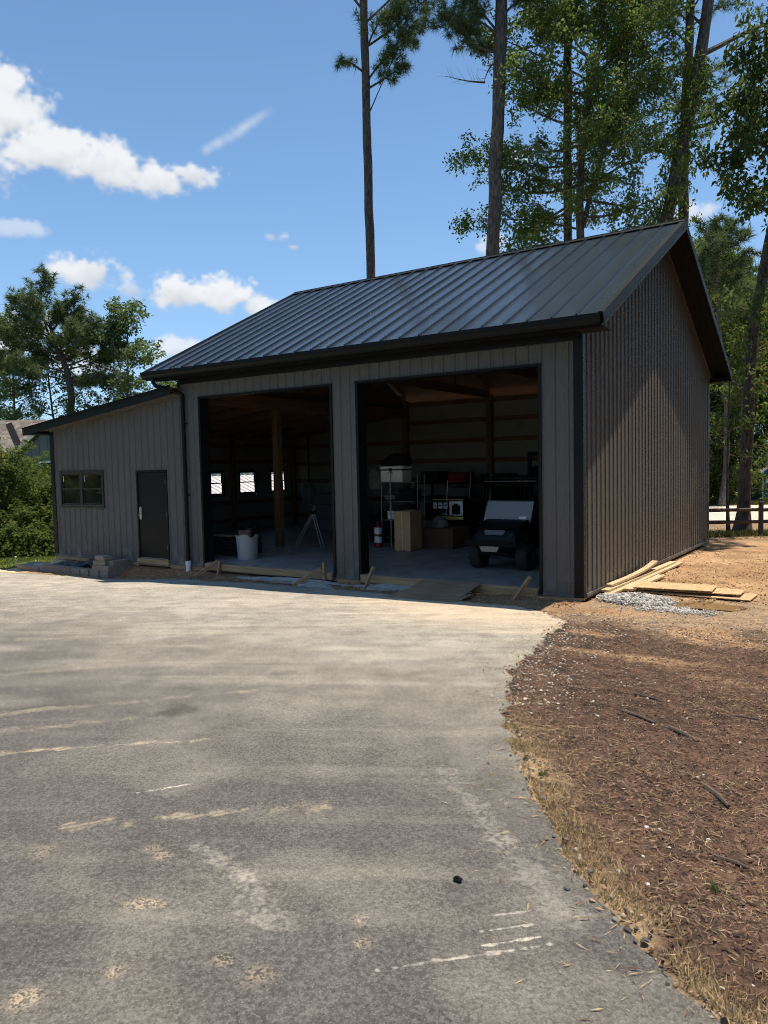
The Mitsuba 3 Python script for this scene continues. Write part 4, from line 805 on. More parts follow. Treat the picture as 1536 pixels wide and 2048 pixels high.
for y in np.arange(13.6, 23.2, .42): obj('seam', MB().bar((-23.39, y, .78), (-26.0, y, 1.84), .03, .04), 'm_paleroof', rk)
ph = thing('pale_house', 'pale green house wall with dark windows, seen through the lean-to windows', 'house')
obj('wall', MB().box((-33, 15.6, -.8), (-27.5, 27, 3.3)), 'm_palewall', ph)
obj('roof', MB().prism([(-33.4, 3.3), (-27.1, 3.3), (-30.2, 4.3)], (0, 15.2, 0), (1, 0, 0), (0, 0, 1), (0, 1, 0), 12.2), 'm_shingle', ph)
for y in (16.4, 18.2, 20.4, 22.6, 24.8):
    wk = obj('window', MB().box((-27.5, y, 1.85), (-27.44, y + .75, 3.0)), 'm_whitetrim', ph); obj('pane', MB().box((-27.44, y + .08, 1.93), (-27.42, y + .67, 2.92)), 'm_darkglass', wk)
bs = thing('blue_shed', 'small blue shed with a white door across the gravel road at the right edge', 'shed')
q = local((-2.95, 41.8, -.62)); m = MB()
m.prism([(0, 0), (3.0, 0), (3.0, 1.95), (1.5, 3.0), (0, 1.95)], q(0, 0, 0), RT, (0, 0, 1), -FW, -3.2); obj('wall', m, 'm_blue', bs)
for i in range(13): m = MB(); quadbox(m, q, .05, 2.95, -.012, 0, .1 + i * .15, .11 + i * .15); obj('clapboard', m, 'm_blue', bs)
m = MB(); m.prism([(-.22, 1.80), (1.5, 3.02), (3.22, 1.80), (3.22, 1.90), (1.5, 3.13), (-.22, 1.90)], q(0, -.2, 0), RT, (0, 0, 1), -FW, -3.6); obj('roof', m, 'm_shingle', bs)
for a, b in (((-.22, 1.85), (1.5, 3.07)), ((3.22, 1.85), (1.5, 3.07))): m = MB(); m.bar(q(a[0], -.215, a[1]), q(b[0], -.215, b[1]), .03, .10); obj('rake_board', m, 'm_whitetrim', bs)
for a in (0, 2.94): m = MB(); quadbox(m, q, a, a + .06, -.03, -.012, 0, 1.9); obj('corner_board', m, 'm_whitetrim', bs)
m = MB(); quadbox(m, q, .2, .48, -.04, -.012, .75, 1.45); wk = obj('window', m, 'm_whitetrim', bs); m = MB(); quadbox(m, q, .25, .43, -.05, -.04, .82, 1.10); obj('pane', m, 'm_darkglass', wk)
m = MB(); quadbox(m, q, .66, 1.5, -.04, -.012, .08, 1.7); obj('door', m, 'm_whitetrim', bs)

# split rail fence
mat('m_fence', proc(lambda p, n, uv: mix((.045, .037, .031), (.11, .092, .078), fbm(p.x * 6, p.y * 6, p.z * 14, 4))), .9)
fence = thing('split_rail_fence', 'dark weathered split rail fence behind the barn on the right', 'fence')
q = local((.72, 13.85, 0)); rng = np.random.default_rng(4); ts_ = (-5.6, -2.8, 0, 2.8, 5.6)
for a in ts_:
    b = q(a, 0, 0); z = float(gz(b[0], b[1])); obj('post', MB().bar((b[0], b[1], z - .1), (b[0] + .01, b[1], z + 1.08), .15, .13, c=.02), 'm_fence', fence)
for a0, a1 in zip(ts_[:-1], ts_[1:]):
    for z in (.60, .23): obj('rail', MB().tube([q(a0 - .05, .02, z + rng.normal() * .01), q((a0 + a1) / 2, .0, z + .012), q(a1 + .05, -.02, z + rng.normal() * .01)], [.055, .06, .05], 7), 'm_fence', fence)

# ------------------------------------------------------------------ retaining wall, downpipe, things along the front
def rough(size, seed, amp=.007):
    m = trimesh.creation.box(size).subdivide().subdivide(); v = m.vertices.copy(); v += (meshkit.noise(v * 14 + seed * 3.1, seed)[:, None] - .5) * amp * np.sign(v); m.vertices = v; return m
def put(m, x, y, z, rot=0, tilt=0):
    M = trimesh.transformations.rotation_matrix(math.radians(rot), [0, 0, 1]) @ trimesh.transformations.rotation_matrix(math.radians(tilt), [1, 0, 0]); M[:3, 3] = [x, y, z]; m = m.copy(); m.apply_transform(M); return m
rw = thing('retaining_wall', 'low curved garden wall of tan concrete blocks left of the entry door', 'wall')
n = 0
for i in range(8):                                     # front course
    t = i / 7; x = -11.38 - t * 2.38; y = -.62 - .07 * t + .05 * math.sin(t * 3.1) * -1; z = -.35 + .03 * t
    n += 1; obj('block', put(rough((.33, .2, .185), n), x, y, z + .085, -2 + 3 * t + (n % 3) - 1), 'm_block', rw)
for i in range(3): n += 1; obj('block', put(rough((.33, .2, .11), n), -14.08 - i * .335, -.74 + .02 * i, -.30 + .04, 3 + i), 'm_block', rw)
for i in range(2): n += 1; obj('block', put(rough((.30, .2, .11), n), -15.0 - .06 * i, -.52 + .3 * i, -.27, 80), 'm_block', rw)
for i in range(2): n += 1; obj('block', put(rough((.30, .2, .185), n), -11.26, -.42 + .0 + i * .30, -.265, 88), 'm_block', rw)
for i, (x, y, r) in enumerate(((-11.31, -.57, 88), (-11.29, -.26, 91))): n += 1; obj('cap_block', put(rough((.32, .24, .11), n), x, y, -.115, r), 'm_block', rw)
n += 1; obj('cap_block', put(rough((.36, .22, .11), n), -11.66, -.60, -.112, 4), 'm_block', rw)
for x, y, z, r, lab in ((-11.64, -.56, .0, 7, 'tan block under another, loose on the left end of the garden wall cap'), (-11.62, -.54, .112, -6, 'topmost loose tan block stacked on the garden wall'), (-11.30, -.36, .0, 84, 'single loose tan block on the garden wall beside the stack of two')):
    n += 1; single('loose_block', put(rough((.40, .22, .108), n), x, y, z, r), 'm_block', lab, 'block')
v = []; rng = np.random.default_rng(15)                # crumpled fabric
a, b = np.meshgrid(np.linspace(-.55, .5, 34), np.linspace(-.22, .22, 16), indexing='ij')
h = .05 + .17 * meshkit.fbm(np.c_[a.ravel() * 3.2, b.ravel() * 4, np.zeros(a.size)], 3, 31).reshape(a.shape) * np.exp(-((a + .05) / .45) ** 2 * 1.2) + .09 * np.abs(np.sin(a * 7 + b * 6)) * np.exp(-(b / .2) ** 2)
I = np.arange(a.size).reshape(a.shape); f = np.stack([I[:-1, :-1], I[1:, :-1], I[1:, 1:], I[:-1, 1:]], -1).reshape(-1, 4)
single('landscape_fabric', (np.c_[a.ravel() - 12.25, b.ravel() - .34 - .05 * a.ravel(), h.ravel() - .20], f), 'm_fabric', 'crumpled black landscape fabric lying behind the garden wall blocks', 'fabric', smooth=True)
pp = thing('drain_pipe', 'white plastic drain pipe standing in the dirt under the black downspout', 'pipe')
obj('pipe', lathe([(.0, -.42), (.055, -.42), (.055, .10), (.049, .10), (.049, -.3), (0, -.3)], 24).apply_translation((px, -.085, 0)), 'm_pvc', pp, smooth=40)
obj('collar', lathe([(.055, .02), (.064, .022), (.064, .118), (.055, .122), (.050, .118), (.050, .02)], 24).apply_translation((px, -.085, 0)), 'm_pvc', pp, smooth=40)
single('marker_stake', MB().tube([(-15.9, -.28, -.45), (-15.86, -.28, -.12)], .018, 8).tube([(-15.862, -.28, -.12), (-15.858, -.28, -.10)], .026, 8), 'm_pvc', 'short white plastic stake in the lawn left of the garden wall', 'stake')
for P, Q, lab in (((-8.17, -.10, .17), (-8.50, -.52, -.16), 'leaning wooden brace at the left end of the left bay'), ((-5.22, -.10, .30), (-5.20, -.12, -.16), 'upright wooden stake by the pillar between the bays'), ((-5.27, -.13, .16), (-5.62, -.60, -.13), 'slanting wooden brace beside the upright stake at the middle pillar'), ((-4.02, -.10, .27), (-4.06, -.36, -.12), 'leaning wooden stake at the left end of the right bay'), ((-.86, -.10, .29), (-1.02, -.42, -.08), 'thick wooden stake at the right end of the right bay')):
    single('wooden_stake', MB().bar(P, Q, .085, .04, up=(1, .2, .3), c=.004), 'm_lumber_x', lab, 'stake')
single('wooden_stake', MB().bar((-8.12, -.10, .17), (-8.15, -.15, -.14), .085, .04, up=(1, .2, .3), c=.004), 'm_lumber_x', 'short upright stake behind the leaning brace at the left bay', 'stake')
def sheetbar(P, Q, w, th, up=(0, 0, 1)): return MB().bar(P, Q, w, th, up=up, c=.003)
single('plywood_sheet', sheetbar((-2.98, -.40, .022), (-1.80, -.44, .030), .76, .018, up=(0, -.20, 1)), 'm_ply', 'upper grey-brown plywood sheet forming a ramp at the right bay', 'plywood')
single('plywood_sheet', sheetbar((-3.10, -.72, -.055), (-1.74, -.78, -.040), .60, .018, up=(0, -.09, 1)), 'm_ply', 'lower plywood sheet of the ramp, nearest to the asphalt', 'plywood')
# lumber along the gable wall
single('lumber_board', MB().bar((.20, .52, -.035), (.25, 5.45, -.075), .14, .04, c=.004), 'm_lumber_y', 'long bottom board of the lumber lying along the gable wall', 'board')
single('lumber_board', MB().bar((.125, .72, .006), (.17, 5.25, -.034), .13, .04, c=.004), 'm_lumber_y', 'long board lying on top of the bottom board along the gable wall', 'board')
P = np.array([(.10, 1.02, .052), (.13, 1.9, .055), (.155, 2.8, .075), (.165, 3.75, .15)]); P = smooth_path(P, 9); m = MB()
pr = np.array([(-.055, -.02), (.055, -.02), (.055, .02), (-.055, .02)]); vv = np.vstack([[p + [a, 0, b] for a, b in pr] for p in P]); I = np.arange(9)[:, None] * 4; kk = np.arange(4)[None]; ff = np.stack([I[:-1] + kk, I[:-1] + (kk + 1) % 4, I[1:] + (kk + 1) % 4, I[1:] + kk], -1).reshape(-1, 4); ff = np.vstack([ff[:, ::-1], [[0, 1, 2, 3], [35, 34, 33, 32]]])
single('lumber_board', (vv, ff), 'm_lumber_y', 'warped curved board on top of the lumber by the gable wall', 'board')
single('lumber_board', MB().bar((.36, 1.2, -.03), (.42, 3.25, -.055), .15, .042, c=.004), 'm_lumber_y', 'shorter wide board beside the long lumber by the gable wall', 'board')
single('osb_strip', MB().bar((.55, 1.50, -.045), (2.30, 1.44, -.045), .66, .014, c=.002), 'm_osb', 'bottom strip of strand board, longest to the right, lying on the dirt', 'board')
single('osb_strip', MB().bar((.52, 1.52, -.010), (2.12, 1.54, .008), .55, .016, c=.002), 'm_osb', 'middle strip of strand board in the pile on the dirt', 'board')
single('osb_strip', MB().bar((.46, 1.45, .035), (1.70, 1.52, .045), .68, .016, c=.002), 'm_osb', 'top strip of strand board in the pile, reddest and shortest', 'board')

# ------------------------------------------------------------------ inside the barn
mat('m_can', (.30, .32, .33), .45); mat('m_bag', (.010, .010, .011), .22); mat('m_card', proc(lambda p, n, uv: mix((.42, .25, .115), (.52, .33, .165), fbm(p.x * 4, p.y * 4, p.z * 4, 3))), .85)
mat('m_card_dark', (.115, .062, .034), .9); mat('m_cooler', (.66, .65, .58), .45); mat('m_red', (.22, .012, .014), .45); mat('m_grey', (.12, .125, .13), .6); mat('m_yellow', (.55, .42, .06), .5); mat('m_film', (.20, .215, .23), .2); mat('m_label', (.75, .75, .74), .5); mat('m_olive', (.10, .10, .075), .9)
can = thing('trash_can', 'pale grey round trash can with a black liner inside the left bay', 'trash can')
prof_ = [(0, 0), (.215, 0), (.222, .01), (.255, .50), (.262, .50), (.262, .515), (.268, .60), (.258, .605), (.248, .53), (.21, .02), (0, .02)]
m = lathe(prof_, 40); obj('bin', m.apply_translation((-8.22, .86, .1)), 'm_can', can, smooth=35)
ang, rr = np.meshgrid(np.linspace(0, 2 * np.pi, 49)[:-1], np.linspace(0, 1, 12), indexing='ij'); a_ = ang.ravel(); r_ = rr.ravel(); nz = meshkit.fbm(np.c_[np.cos(a_) * 2.5, np.sin(a_) * 2.5, r_ * 3], 3, 6)
rad = np.where(r_ < .35, .245 - .1 * (.35 - r_), .28 + .015 * nz); hgt = np.where(r_ < .35, .50 + r_ * .45 + .12 * nz * r_ / .35, .66 + .10 * nz - (r_ - .35) * (.16 + .42 * np.clip(nz - .42, 0, 1)))
v = np.c_[-8.22 + rad * np.cos(a_), .86 + rad * np.sin(a_), .1 + hgt]; I = np.arange(48 * 12).reshape(48, 12); J = np.roll(I, -1, 0)
obj('liner', (v, np.stack([I[:, :-1], J[:, :-1], J[:, 1:], I[:, 1:]], -1).reshape(-1, 4)), 'm_bag', can, smooth=True, label='black plastic bag folded over the rim')
st = thing('mat_stack', 'stack of black mats with a board on top, left of the trash can', 'mats')
for i in range(6): obj('mat', MB().box((-9.85 + .01 * (i % 3), 1.1 + .015 * (i % 2), .1 + i * .075), (-8.75 + .012 * (i % 2), 1.9, .1 + i * .075 + .068), .01), 'm_rubber', st)
single('plank', MB().box((-9.8, 1.12, .555), (-9.05, 1.32, .59), .004), 'm_lumber_x', 'short pale plank lying on the stack of black mats', 'board')
tp = thing('folding_stand', 'open folding stand with thin metal legs inside the left bay', 'stand')
top = np.array([-8.10, 3.12, 1.02])
for dx, dy in ((-.50, -.17), (.20, .12), (-.34, .40)):
    foot = np.array([top[0] + dx, top[1] + dy, .1]); s = np.array([.035, .02, 0])
    m = MB()
    for g in (-1, 1): m.tube([top + s * g * .6, foot + s * g], .011, 6)
    m.box(foot - [.05, .03, 0], foot + [.05, .03, .03], .008); obj('leg', m, 'm_galv', tp)
obj('head', MB().box(top - [.07, .06, .03], top + [.07, .06, .05], .01), 'm_black', tp)
m = MB(); m.tube([top + [-.02, 0, .05], top + [.04, 0, .20]], .010, 6); m.tube([top + [.03, 0, .05], top + [.08, 0, .19]], .010, 6); obj('prong', m, 'm_galv', tp)
obj('crossbar', MB().tube([top + [-.16, .02, -.32], top + [.06, .05, -.32]], .010, 6), 'm_galv', tp)
# wire shelf with the cooler on top
sh = thing('wire_shelf', 'metal wire shelf rack crowded with dark things, under the pale cooler', 'shelf')
for x, y in ((-6.88, 4.42), (-6.55, 4.36), (-5.9, 4.6), (-6.9, 4.85), (-5.92, 4.98)):
    obj('post', MB().tube([(x, y, .1), (x, y, 1.95 if x > -6.2 else 2.02)], .012, 8), 'm_galv', sh)
for z in (.32, .78, 1.26, 1.74):
    m = MB()
    for y in (4.42, 4.98): m.tube([(-6.9, y, z), (-5.9, y, z)], .008, 5)
    for x in np.linspace(-6.9, -5.9, 14): m.tube([(x, 4.42, z), (x, 4.98, z)], .004, 4)
    obj('shelf', m, 'm_galv', sh)
co = thing('cooler', 'pale beige cooler box on top of the wire shelf', 'cooler')
m = MB(); m.box((-6.88, 4.40, 1.76), (-6.22, 4.86, 2.06), .02); obj('body', m, 'm_cooler', co)
m = MB(); m.box((-6.90, 4.385, 2.085), (-6.20, 4.875, 2.17), .02); obj('lid', m, 'm_cooler', co); m = MB(); m.box((-6.87, 4.405, 2.06), (-6.23, 4.86, 2.085)); obj('gasket', m, 'm_black', co)
m = MB(); m.box((-6.60, 4.375, 2.03), (-6.53, 4.40, 2.12), .006); obj('latch', m, 'm_black', co)
tx = meshkit.text_mesh('IGLOO', .035, .003, True); tx.apply_transform(trimesh.transformations.rotation_matrix(math.pi / 2, [1, 0, 0])); tx.apply_translation((-6.66, 4.399, 1.975)); obj('lettering', tx, 'm_black', co)
def lump(seed, sx, sy, sz, x, y, z, amp=.35, sub=3):
    m = trimesh.creation.icosphere(sub); v = m.vertices; v = v * (1 + (meshkit.fbm(v * 1.7 + seed, 3, seed)[:, None] - .5) * amp * 2); v = v * [sx, sy, sz]; v[:, 2] = np.maximum(v[:, 2], -sz * .55); m.vertices = v; return m.apply_translation((x, y, z + sz * .55))
single('duffel_bag', lump(3, .42, .26, .20, -6.5, 4.62, 2.17), 'm_blackmatte', 'dark blue-black soft bag heaped on top of the cooler', 'bag', smooth=True)
single('hanging_cloth', lump(4, .19, .10, .36, -7.12, 4.5, 1.58, .3), 'm_olive', 'drab cloth bag hanging at the left of the wire shelf', 'bag', smooth=True)
for i, (x, z, w, h_, mt, lab) in enumerate(((-6.66, 1.30, .30, .13, 'm_grey', 'grey boxed tools on the upper level of the wire shelf'), (-6.62, .80, .22, .24, 'm_label', 'white blister packs on the middle level of the wire shelf'), (-6.2, .80, .36, .36, 'm_blackmatte', 'black tote on the middle level of the wire shelf'), (-6.15, 1.28, .42, .30, 'm_blackmatte', 'black tote on the upper level of the wire shelf'), (-6.3, .34, .5, .34, 'm_blackmatte', 'black tote on the lowest level of the wire shelf'))):
    m = MB()
    if mt == 'm_label':
        for a in (0, .12):
            for b in (0, .085): m.box((x - w / 2 + a, 4.46, z + .05 + b), (x - w / 2 + a + .1, 4.52, z + .05 + b + .075), .004)
        m.box((x - w / 2, 4.46, z), (x + w / 2, 4.6, z + .045), .004)
    else: m.box((x - w / 2, 4.46, z), (x + w / 2, 4.9, z + h_), .02)
    single('stored_box', m, mt, lab, 'box')
be = thing('spray_tank', 'dark upright bottle with white labels in front of the wire shelf', 'bottle')
obj('body', lathe([(0, 0), (.09, 0), (.10, .02), (.10, .42), (.07, .52), (.03, .56), (.03, .66), (0, .66)], 20).apply_translation((-6.86, 4.2, .1)), 'm_red', be, smooth=30)
for z0, z1, g in ((.34, .50, 'm_label'), (.12, .28, 'm_label')): m = trimesh.creation.cylinder(.102, z1 - z0, 20).apply_translation((-6.86, 4.2, .1 + (z0 + z1) / 2)); obj('label', m, g, be, smooth=30)
cb = thing('tall_carton', 'tall tan cardboard carton with a string down its front in the right bay', 'carton')
q = local((-5.90, 3.50, .1), np.array([.987, .16, 0]), np.array([-.16, .987, 0]))
m = MB(); quadbox(m, q, 0, .42, 0, .72, .03, .97, .006); obj('box', m, 'm_card', cb)
m = MB(); quadbox(m, q, .20, .208, -.004, .724, .025, .975); obj('strap', m, 'm_label', cb)
m = MB()
for a in (.05, .29):
    quadbox(m, q, a, a + .09, .02, .70, 0, .03)
obj('skid', m, 'm_lumber_x', cb)
single('long_carton', MB().box((-5.72, 4.5, .1), (-4.85, 5.4, .60), .006), 'm_card_dark', 'long low brown carton lying behind the tall carton', 'carton')
single('plastic_sack', lump(9, .22, .16, .19, -5.35, 4.75, .60, .25), 'm_grey', 'grey translucent sack lying on the long low carton', 'sack', smooth=True)
pb = thing('printed_box', 'black and yellow printed carton with product pictures behind the long carton', 'carton')
b0, b1, y0 = -6.05, -5.12, 5.58
obj('box', MB().box((b0, y0, .72), (b1, y0 + .5, 1.28), .005), 'm_blackmatte', pb)
single('box_support', MB().box((b0 - .02, y0 + .02, .1), (b1 + .02, y0 + .6, .718), .006), 'm_blackmatte', 'black low crate under the printed carton', 'crate')
def pr_(n_, a, b, c, d, mt, o=.003): obj(n_, MB().box((b0 + a, y0 - o, .72 + c), (b0 + b, y0, .72 + d)), mt, pb)
pr_('stripe', 0, .93, .53, .555, 'm_yellow'); pr_('stripe', .27, .93, .02, .10, 'm_yellow'); pr_('picture', .52, .92, .13, .50, 'm_label'); pr_('product_print', .60, .84, .15, .40, 'm_blackmatte', .005); pr_('product_print', .66, .78, .40, .44, 'm_blackmatte', .005)
for i in range(3): pr_('pictogram', .03 + i * .16, .15 + i * .16, .30, .46, 'm_label')
for i in range(3): pr_('pictogram_mark', .05 + i * .16, .13 + i * .16, .36 + .01 * i, .38 + .02 * i, 'm_blackmatte', .005)
pr_('stripe', .03, .30, .49, .515, 'm_olive'); pr_('text_line', .3, .48, .18, .19, 'm_label'); pr_('text_line', .3, .48, .14, .15, 'm_label'); pr_('text_line', .78, .9, .04, .05, 'm_label', .006); pr_('text_line', .78, .9, .07, .08, 'm_label', .006)
# shelving along the back wall
ws = thing('storage_shelf', 'long dark storage shelf along the back wall of the right bay', 'shelf')
for z in (.5, 1.2, 1.62): obj('board', MB().box((-8.2, 8.3, z - .03), (-.6, 9.3, z), .004), 'm_blackmatte', ws)
for x in (-8.2, -6.3, -4.4, -2.5, -.6):
    for y in (8.32, 9.28): obj('post', MB().box((x - .03, y - .03, .1), (x + .03, y + .03, 1.66), .004), 'm_blackmatte', ws)
for x, z, w, h_, mt, lab in ((-6.86, 1.62, .55, .32, 'm_red', 'red case on the top board of the back shelf'), (-6.8, 1.2, .75, .28, 'm_grey', 'grey case on the second board of the back shelf'), (-7.8, 1.62, .6, .35, 'm_blackmatte', 'black crate at the left end of the back shelf'), (-5.6, 1.62, .9, .25, 'm_blackmatte', 'black case right of the red case on the back shelf'), (-7.6, .5, .8, .5, 'm_blackmatte', 'black bin on the lowest board at the left of the back shelf'), (-6.2, .5, .9, .5, 'm_blackmatte', 'black bin on the lowest board, second from the left'), (-5.0, .5, .9, .5, 'm_blackmatte', 'black bin on the lowest board, third from the left'), (-3.4, .5, 1.2, .55, 'm_blackmatte', 'black bin behind the cart on the lowest board'), (-5.3, 1.2, .8, .3, 'm_blackmatte', 'black bin on the second board right of the grey case'), (-1.6, 1.62, 1.2, .45, 'm_blackmatte', 'black case at the right end of the back shelf')):
    single('storage_bin', MB().box((x - w / 2, 8.4, z), (x + w / 2, 9.1, z + h_), .02), mt, lab, 'bin')
single('tarp_heap', lump(14, .75, .4, .32, -4.0, 8.8, 1.62, .3), 'm_blackmatte', 'black tarp heaped on the back shelf above the cart', 'tarp', smooth=True)
tr = thing('tool_tower', 'tall black equipment frame behind the cart at the right door edge', 'frame')
for x in (-2.62, -2.02): obj('upright', MB().box((x - .04, 4.0, .1), (x + .04, 4.08, 2.42), .01), 'm_blackmatte', tr)
for z in (2.38, 1.98, 1.4, .9): obj('rung', MB().box((-2.58, 4.0, z - .05), (-2.06, 4.08, z + .04), .01), 'm_blackmatte', tr)
hb = thing('hanging_pack', 'grey sack hanging from the beam at the back of the left bay', 'sack')
obj('sack', lump(17, .27, .2, .5, -12.25, 8.0, .95, .2), 'm_grey', hb, smooth=True); obj('strap', MB().bar((-12.25, 8.0, 1.7), (-12.25, 8.0, 3.35), .05, .02), 'm_blackmatte', hb)
single('crate_stack', MB().box((-11.8, 7.4, .1), (-10.2, 8.6, .95), .02).box((-11.7, 7.5, .96), (-10.6, 8.5, 1.3), .02), 'm_grey', 'grey crates standing at the back of the left bay behind the folding stand', 'crates')

# golf cart
gc = thing('golf_cart', 'black golf cart with its windshield folded, parked facing out of the right bay', 'golf cart')
CX, CY, CZ = -2.27, 1.82, .1
def P_(x, y, z): return (CX + x, CY + y, CZ + z)
def hull(pts): return trimesh.Trimesh([P_(s * x, y, z) for x, y, z in pts for s in (-1, 1)], process=False).convex_hull
mat('m_cartbody', (.006, .006, .007), .4, specular=.15)
for s in (-1, 1):
    for y in (0, 1.72):
        prof_w = [(.10, -.115), (.23, -.125), (.268, -.10), (.282, -.05), (.282, .05), (.268, .10), (.23, .125), (.10, .115)]
        ty = lathe(prof_w + prof_w[:1], 36).apply_transform(trimesh.transformations.rotation_matrix(math.pi / 2, [0, 1, 0])).apply_translation(P_(s * .50, y, .282)); wk = obj('wheel', ty, 'm_rubber', gc, smooth=35)
        for j in range(30):
            an = j * 2 * np.pi / 30
            if j % 2 == 0: obj('tread_block', put_ if False else MB().bar(np.array(P_(s * .50, y, .282)) + [-.10, .283 * math.cos(an), .283 * math.sin(an)], np.array(P_(s * .50, y, .282)) + [.10, .283 * math.cos(an + .14), .283 * math.sin(an + .14)], .026, .014, up=(0, math.cos(an), math.sin(an))), 'm_rubber', wk)
        m = lathe([(0, .07), (.05, .075), (.09, .05), (.12, .075), (.125, .10), (.115, .11), (.10, .06), (0, .05)], 24).apply_transform(trimesh.transformations.rotation_matrix(s * math.pi / 2, [0, 1, 0])).apply_translation(P_(s * .50, y, .282)); obj('rim', m, 'm_black', wk, smooth=35)
m = MB().tm(hull([(.40, -.40, .46), (.46, -.36, .62), (.36, -.26, .78), (.42, .04, .93), (.46, .34, .97), (.50, .40, .44), (.46, .3, .36), (.34, -.3, .40)])).tm(hull([(.30, -.47, .56), (.44, -.40, .54), (.46, -.38, .64), (.28, -.44, .68), (.40, -.2, .6)]))
obj('front_cowl', m, 'm_cartbody', gc, smooth=25)
for s in (-1, 1):
    pts = [P_(s * a, b, c) for a, b, c in ((.40, -.30, .58), (.62, -.28, .56), (.64, -.10, .66), (.64, .16, .66), (.62, .38, .48), (.40, .40, .6), (.40, -.1, .74), (.42, .2, .76), (.62, -.30, .52), (.40, -.32, .52))]
    obj('fender', trimesh.Trimesh(pts, process=False).convex_hull, 'm_cartbody', gc, smooth=25)
m = MB(); m.tm(hull([(.56, -.52, .50), (.60, -.42, .50), (.60, -.42, .58), (.54, -.54, .60), (.3, -.58, .50), (.3, -.58, .60)])); obj('bumper', m, 'm_blackmatte', gc, smooth=25)
mat('m_plate', (.36, .37, .37), .35, metallic=1.0, bump=proc(lambda p, n, uv: smoothstep(.25, .6, dr.abs(dr.sin((p.x + p.z) * 75)) * dr.abs(dr.sin((p.x - p.z) * 75))), eps=2e-3), bscale=.012)
m = MB().tm(trimesh.Trimesh([P_(x, y, z) for x, z in ((-.25, .49), (.17, .49), (.12, .39), (-.20, .39)) for y in (-.50, -.49)], process=False).convex_hull); obj('diamond_plate', m, 'm_plate', gc)
m = MB().tm(trimesh.Trimesh([P_(x, y, z) for x, y, z in ((-.24, -.27, .79), (.20, -.27, .79), (.17, -.325, .70), (-.21, -.325, .70), (-.24, -.26, .78), (.20, -.26, .78))], process=False).convex_hull); obj('badge_panel', m, 'm_grey', gc)
for s in (-1, 1): obj('headlight', MB().tm(trimesh.Trimesh([P_(s * a, b, c) for a, b, c in ((.30, -.335, .66), (.42, -.325, .64), (.43, -.30, .70), (.31, -.30, .73), (.30, -.30, .66), (.42, -.29, .64))], process=False).convex_hull), 'm_darkglass', gc)
obj('front_axle', MB().tube([P_(-.45, 0, .28), P_(.45, 0, .28)], .03, 8).bar(P_(-.3, -.2, .34), P_(.3, -.2, .34), .3, .05).bar(P_(-.12, -.3, .26), P_(.12, -.3, .26), .03, .015), 'm_blackmatte', gc)
obj('floor', MB().box(P_(-.5, .36, .36), P_(.5, 1.3, .42), .01), 'm_blackmatte', gc)
obj('seat_base', MB().box(P_(-.56, 1.1, .40), P_(.56, 2.3, .74), .04), 'm_cartbody', gc)
obj('seat', MB().box(P_(-.54, 1.05, .76), P_(.54, 1.55, .88), .04), 'm_blackmatte', gc); obj('backrest', MB().box(P_(-.54, 1.55, .90), P_(.54, 1.66, 1.32), .04), 'm_blackmatte', gc)
obj('roof', MB().box(P_(-.60, .42, 1.74), P_(.60, 2.35, 1.80), .025), 'm_cartbody', gc)
m = MB(); m.box(P_(-.56, .408, 1.712), P_(.56, .418, 1.724)); obj('roof_edge', m, 'm_grey', gc)
for s in (-1, 1): obj('strut', MB().tube([P_(s * .52, .40, .92), P_(s * .55, .66, 1.76)], .017, 8), 'm_blackmatte', gc); obj('strut', MB().tube([P_(s * .54, 2.1, .74), P_(s * .55, 2.2, 1.76)], .017, 8), 'm_blackmatte', gc)
m = MB().tm(trimesh.Trimesh([P_(x, y, z) for x, y, z in ((-.53, .27, .93), (.49, .27, .93), (-.50, .42, 1.31), (.50, .42, 1.31), (-.53, .285, .93), (.49, .285, .93), (-.50, .435, 1.31), (.50, .435, 1.31))], process=False).convex_hull); ws_ = obj('windshield', m, 'm_film', gc, label='milky folded windshield panel')
m = MB().tube([P_(-.505, .42, 1.315), P_(.505, .42, 1.315)], .011, 6).tube([P_(-.535, .27, .925), P_(.495, .27, .925)], .014, 6); obj('windshield_rail', m, 'm_grey', ws_)
m = MB().tm(trimesh.Trimesh([P_(x, y, z) for x, y, z in ((.24, .275, .97), (.39, .275, .97), (.24, .293, 1.02), (.39, .293, 1.02), (.24, .30, .97), (.39, .30, 1.02))], process=False).convex_hull); obj('sticker', m, 'm_label', ws_)
m = trimesh.creation.torus(.17, .014, 28, 8).apply_transform(trimesh.transformations.rotation_matrix(-.9, [1, 0, 0])).apply_translation(P_(-.26, .72, .98)); obj('steering_wheel', m, 'm_blackmatte', gc, smooth=True)

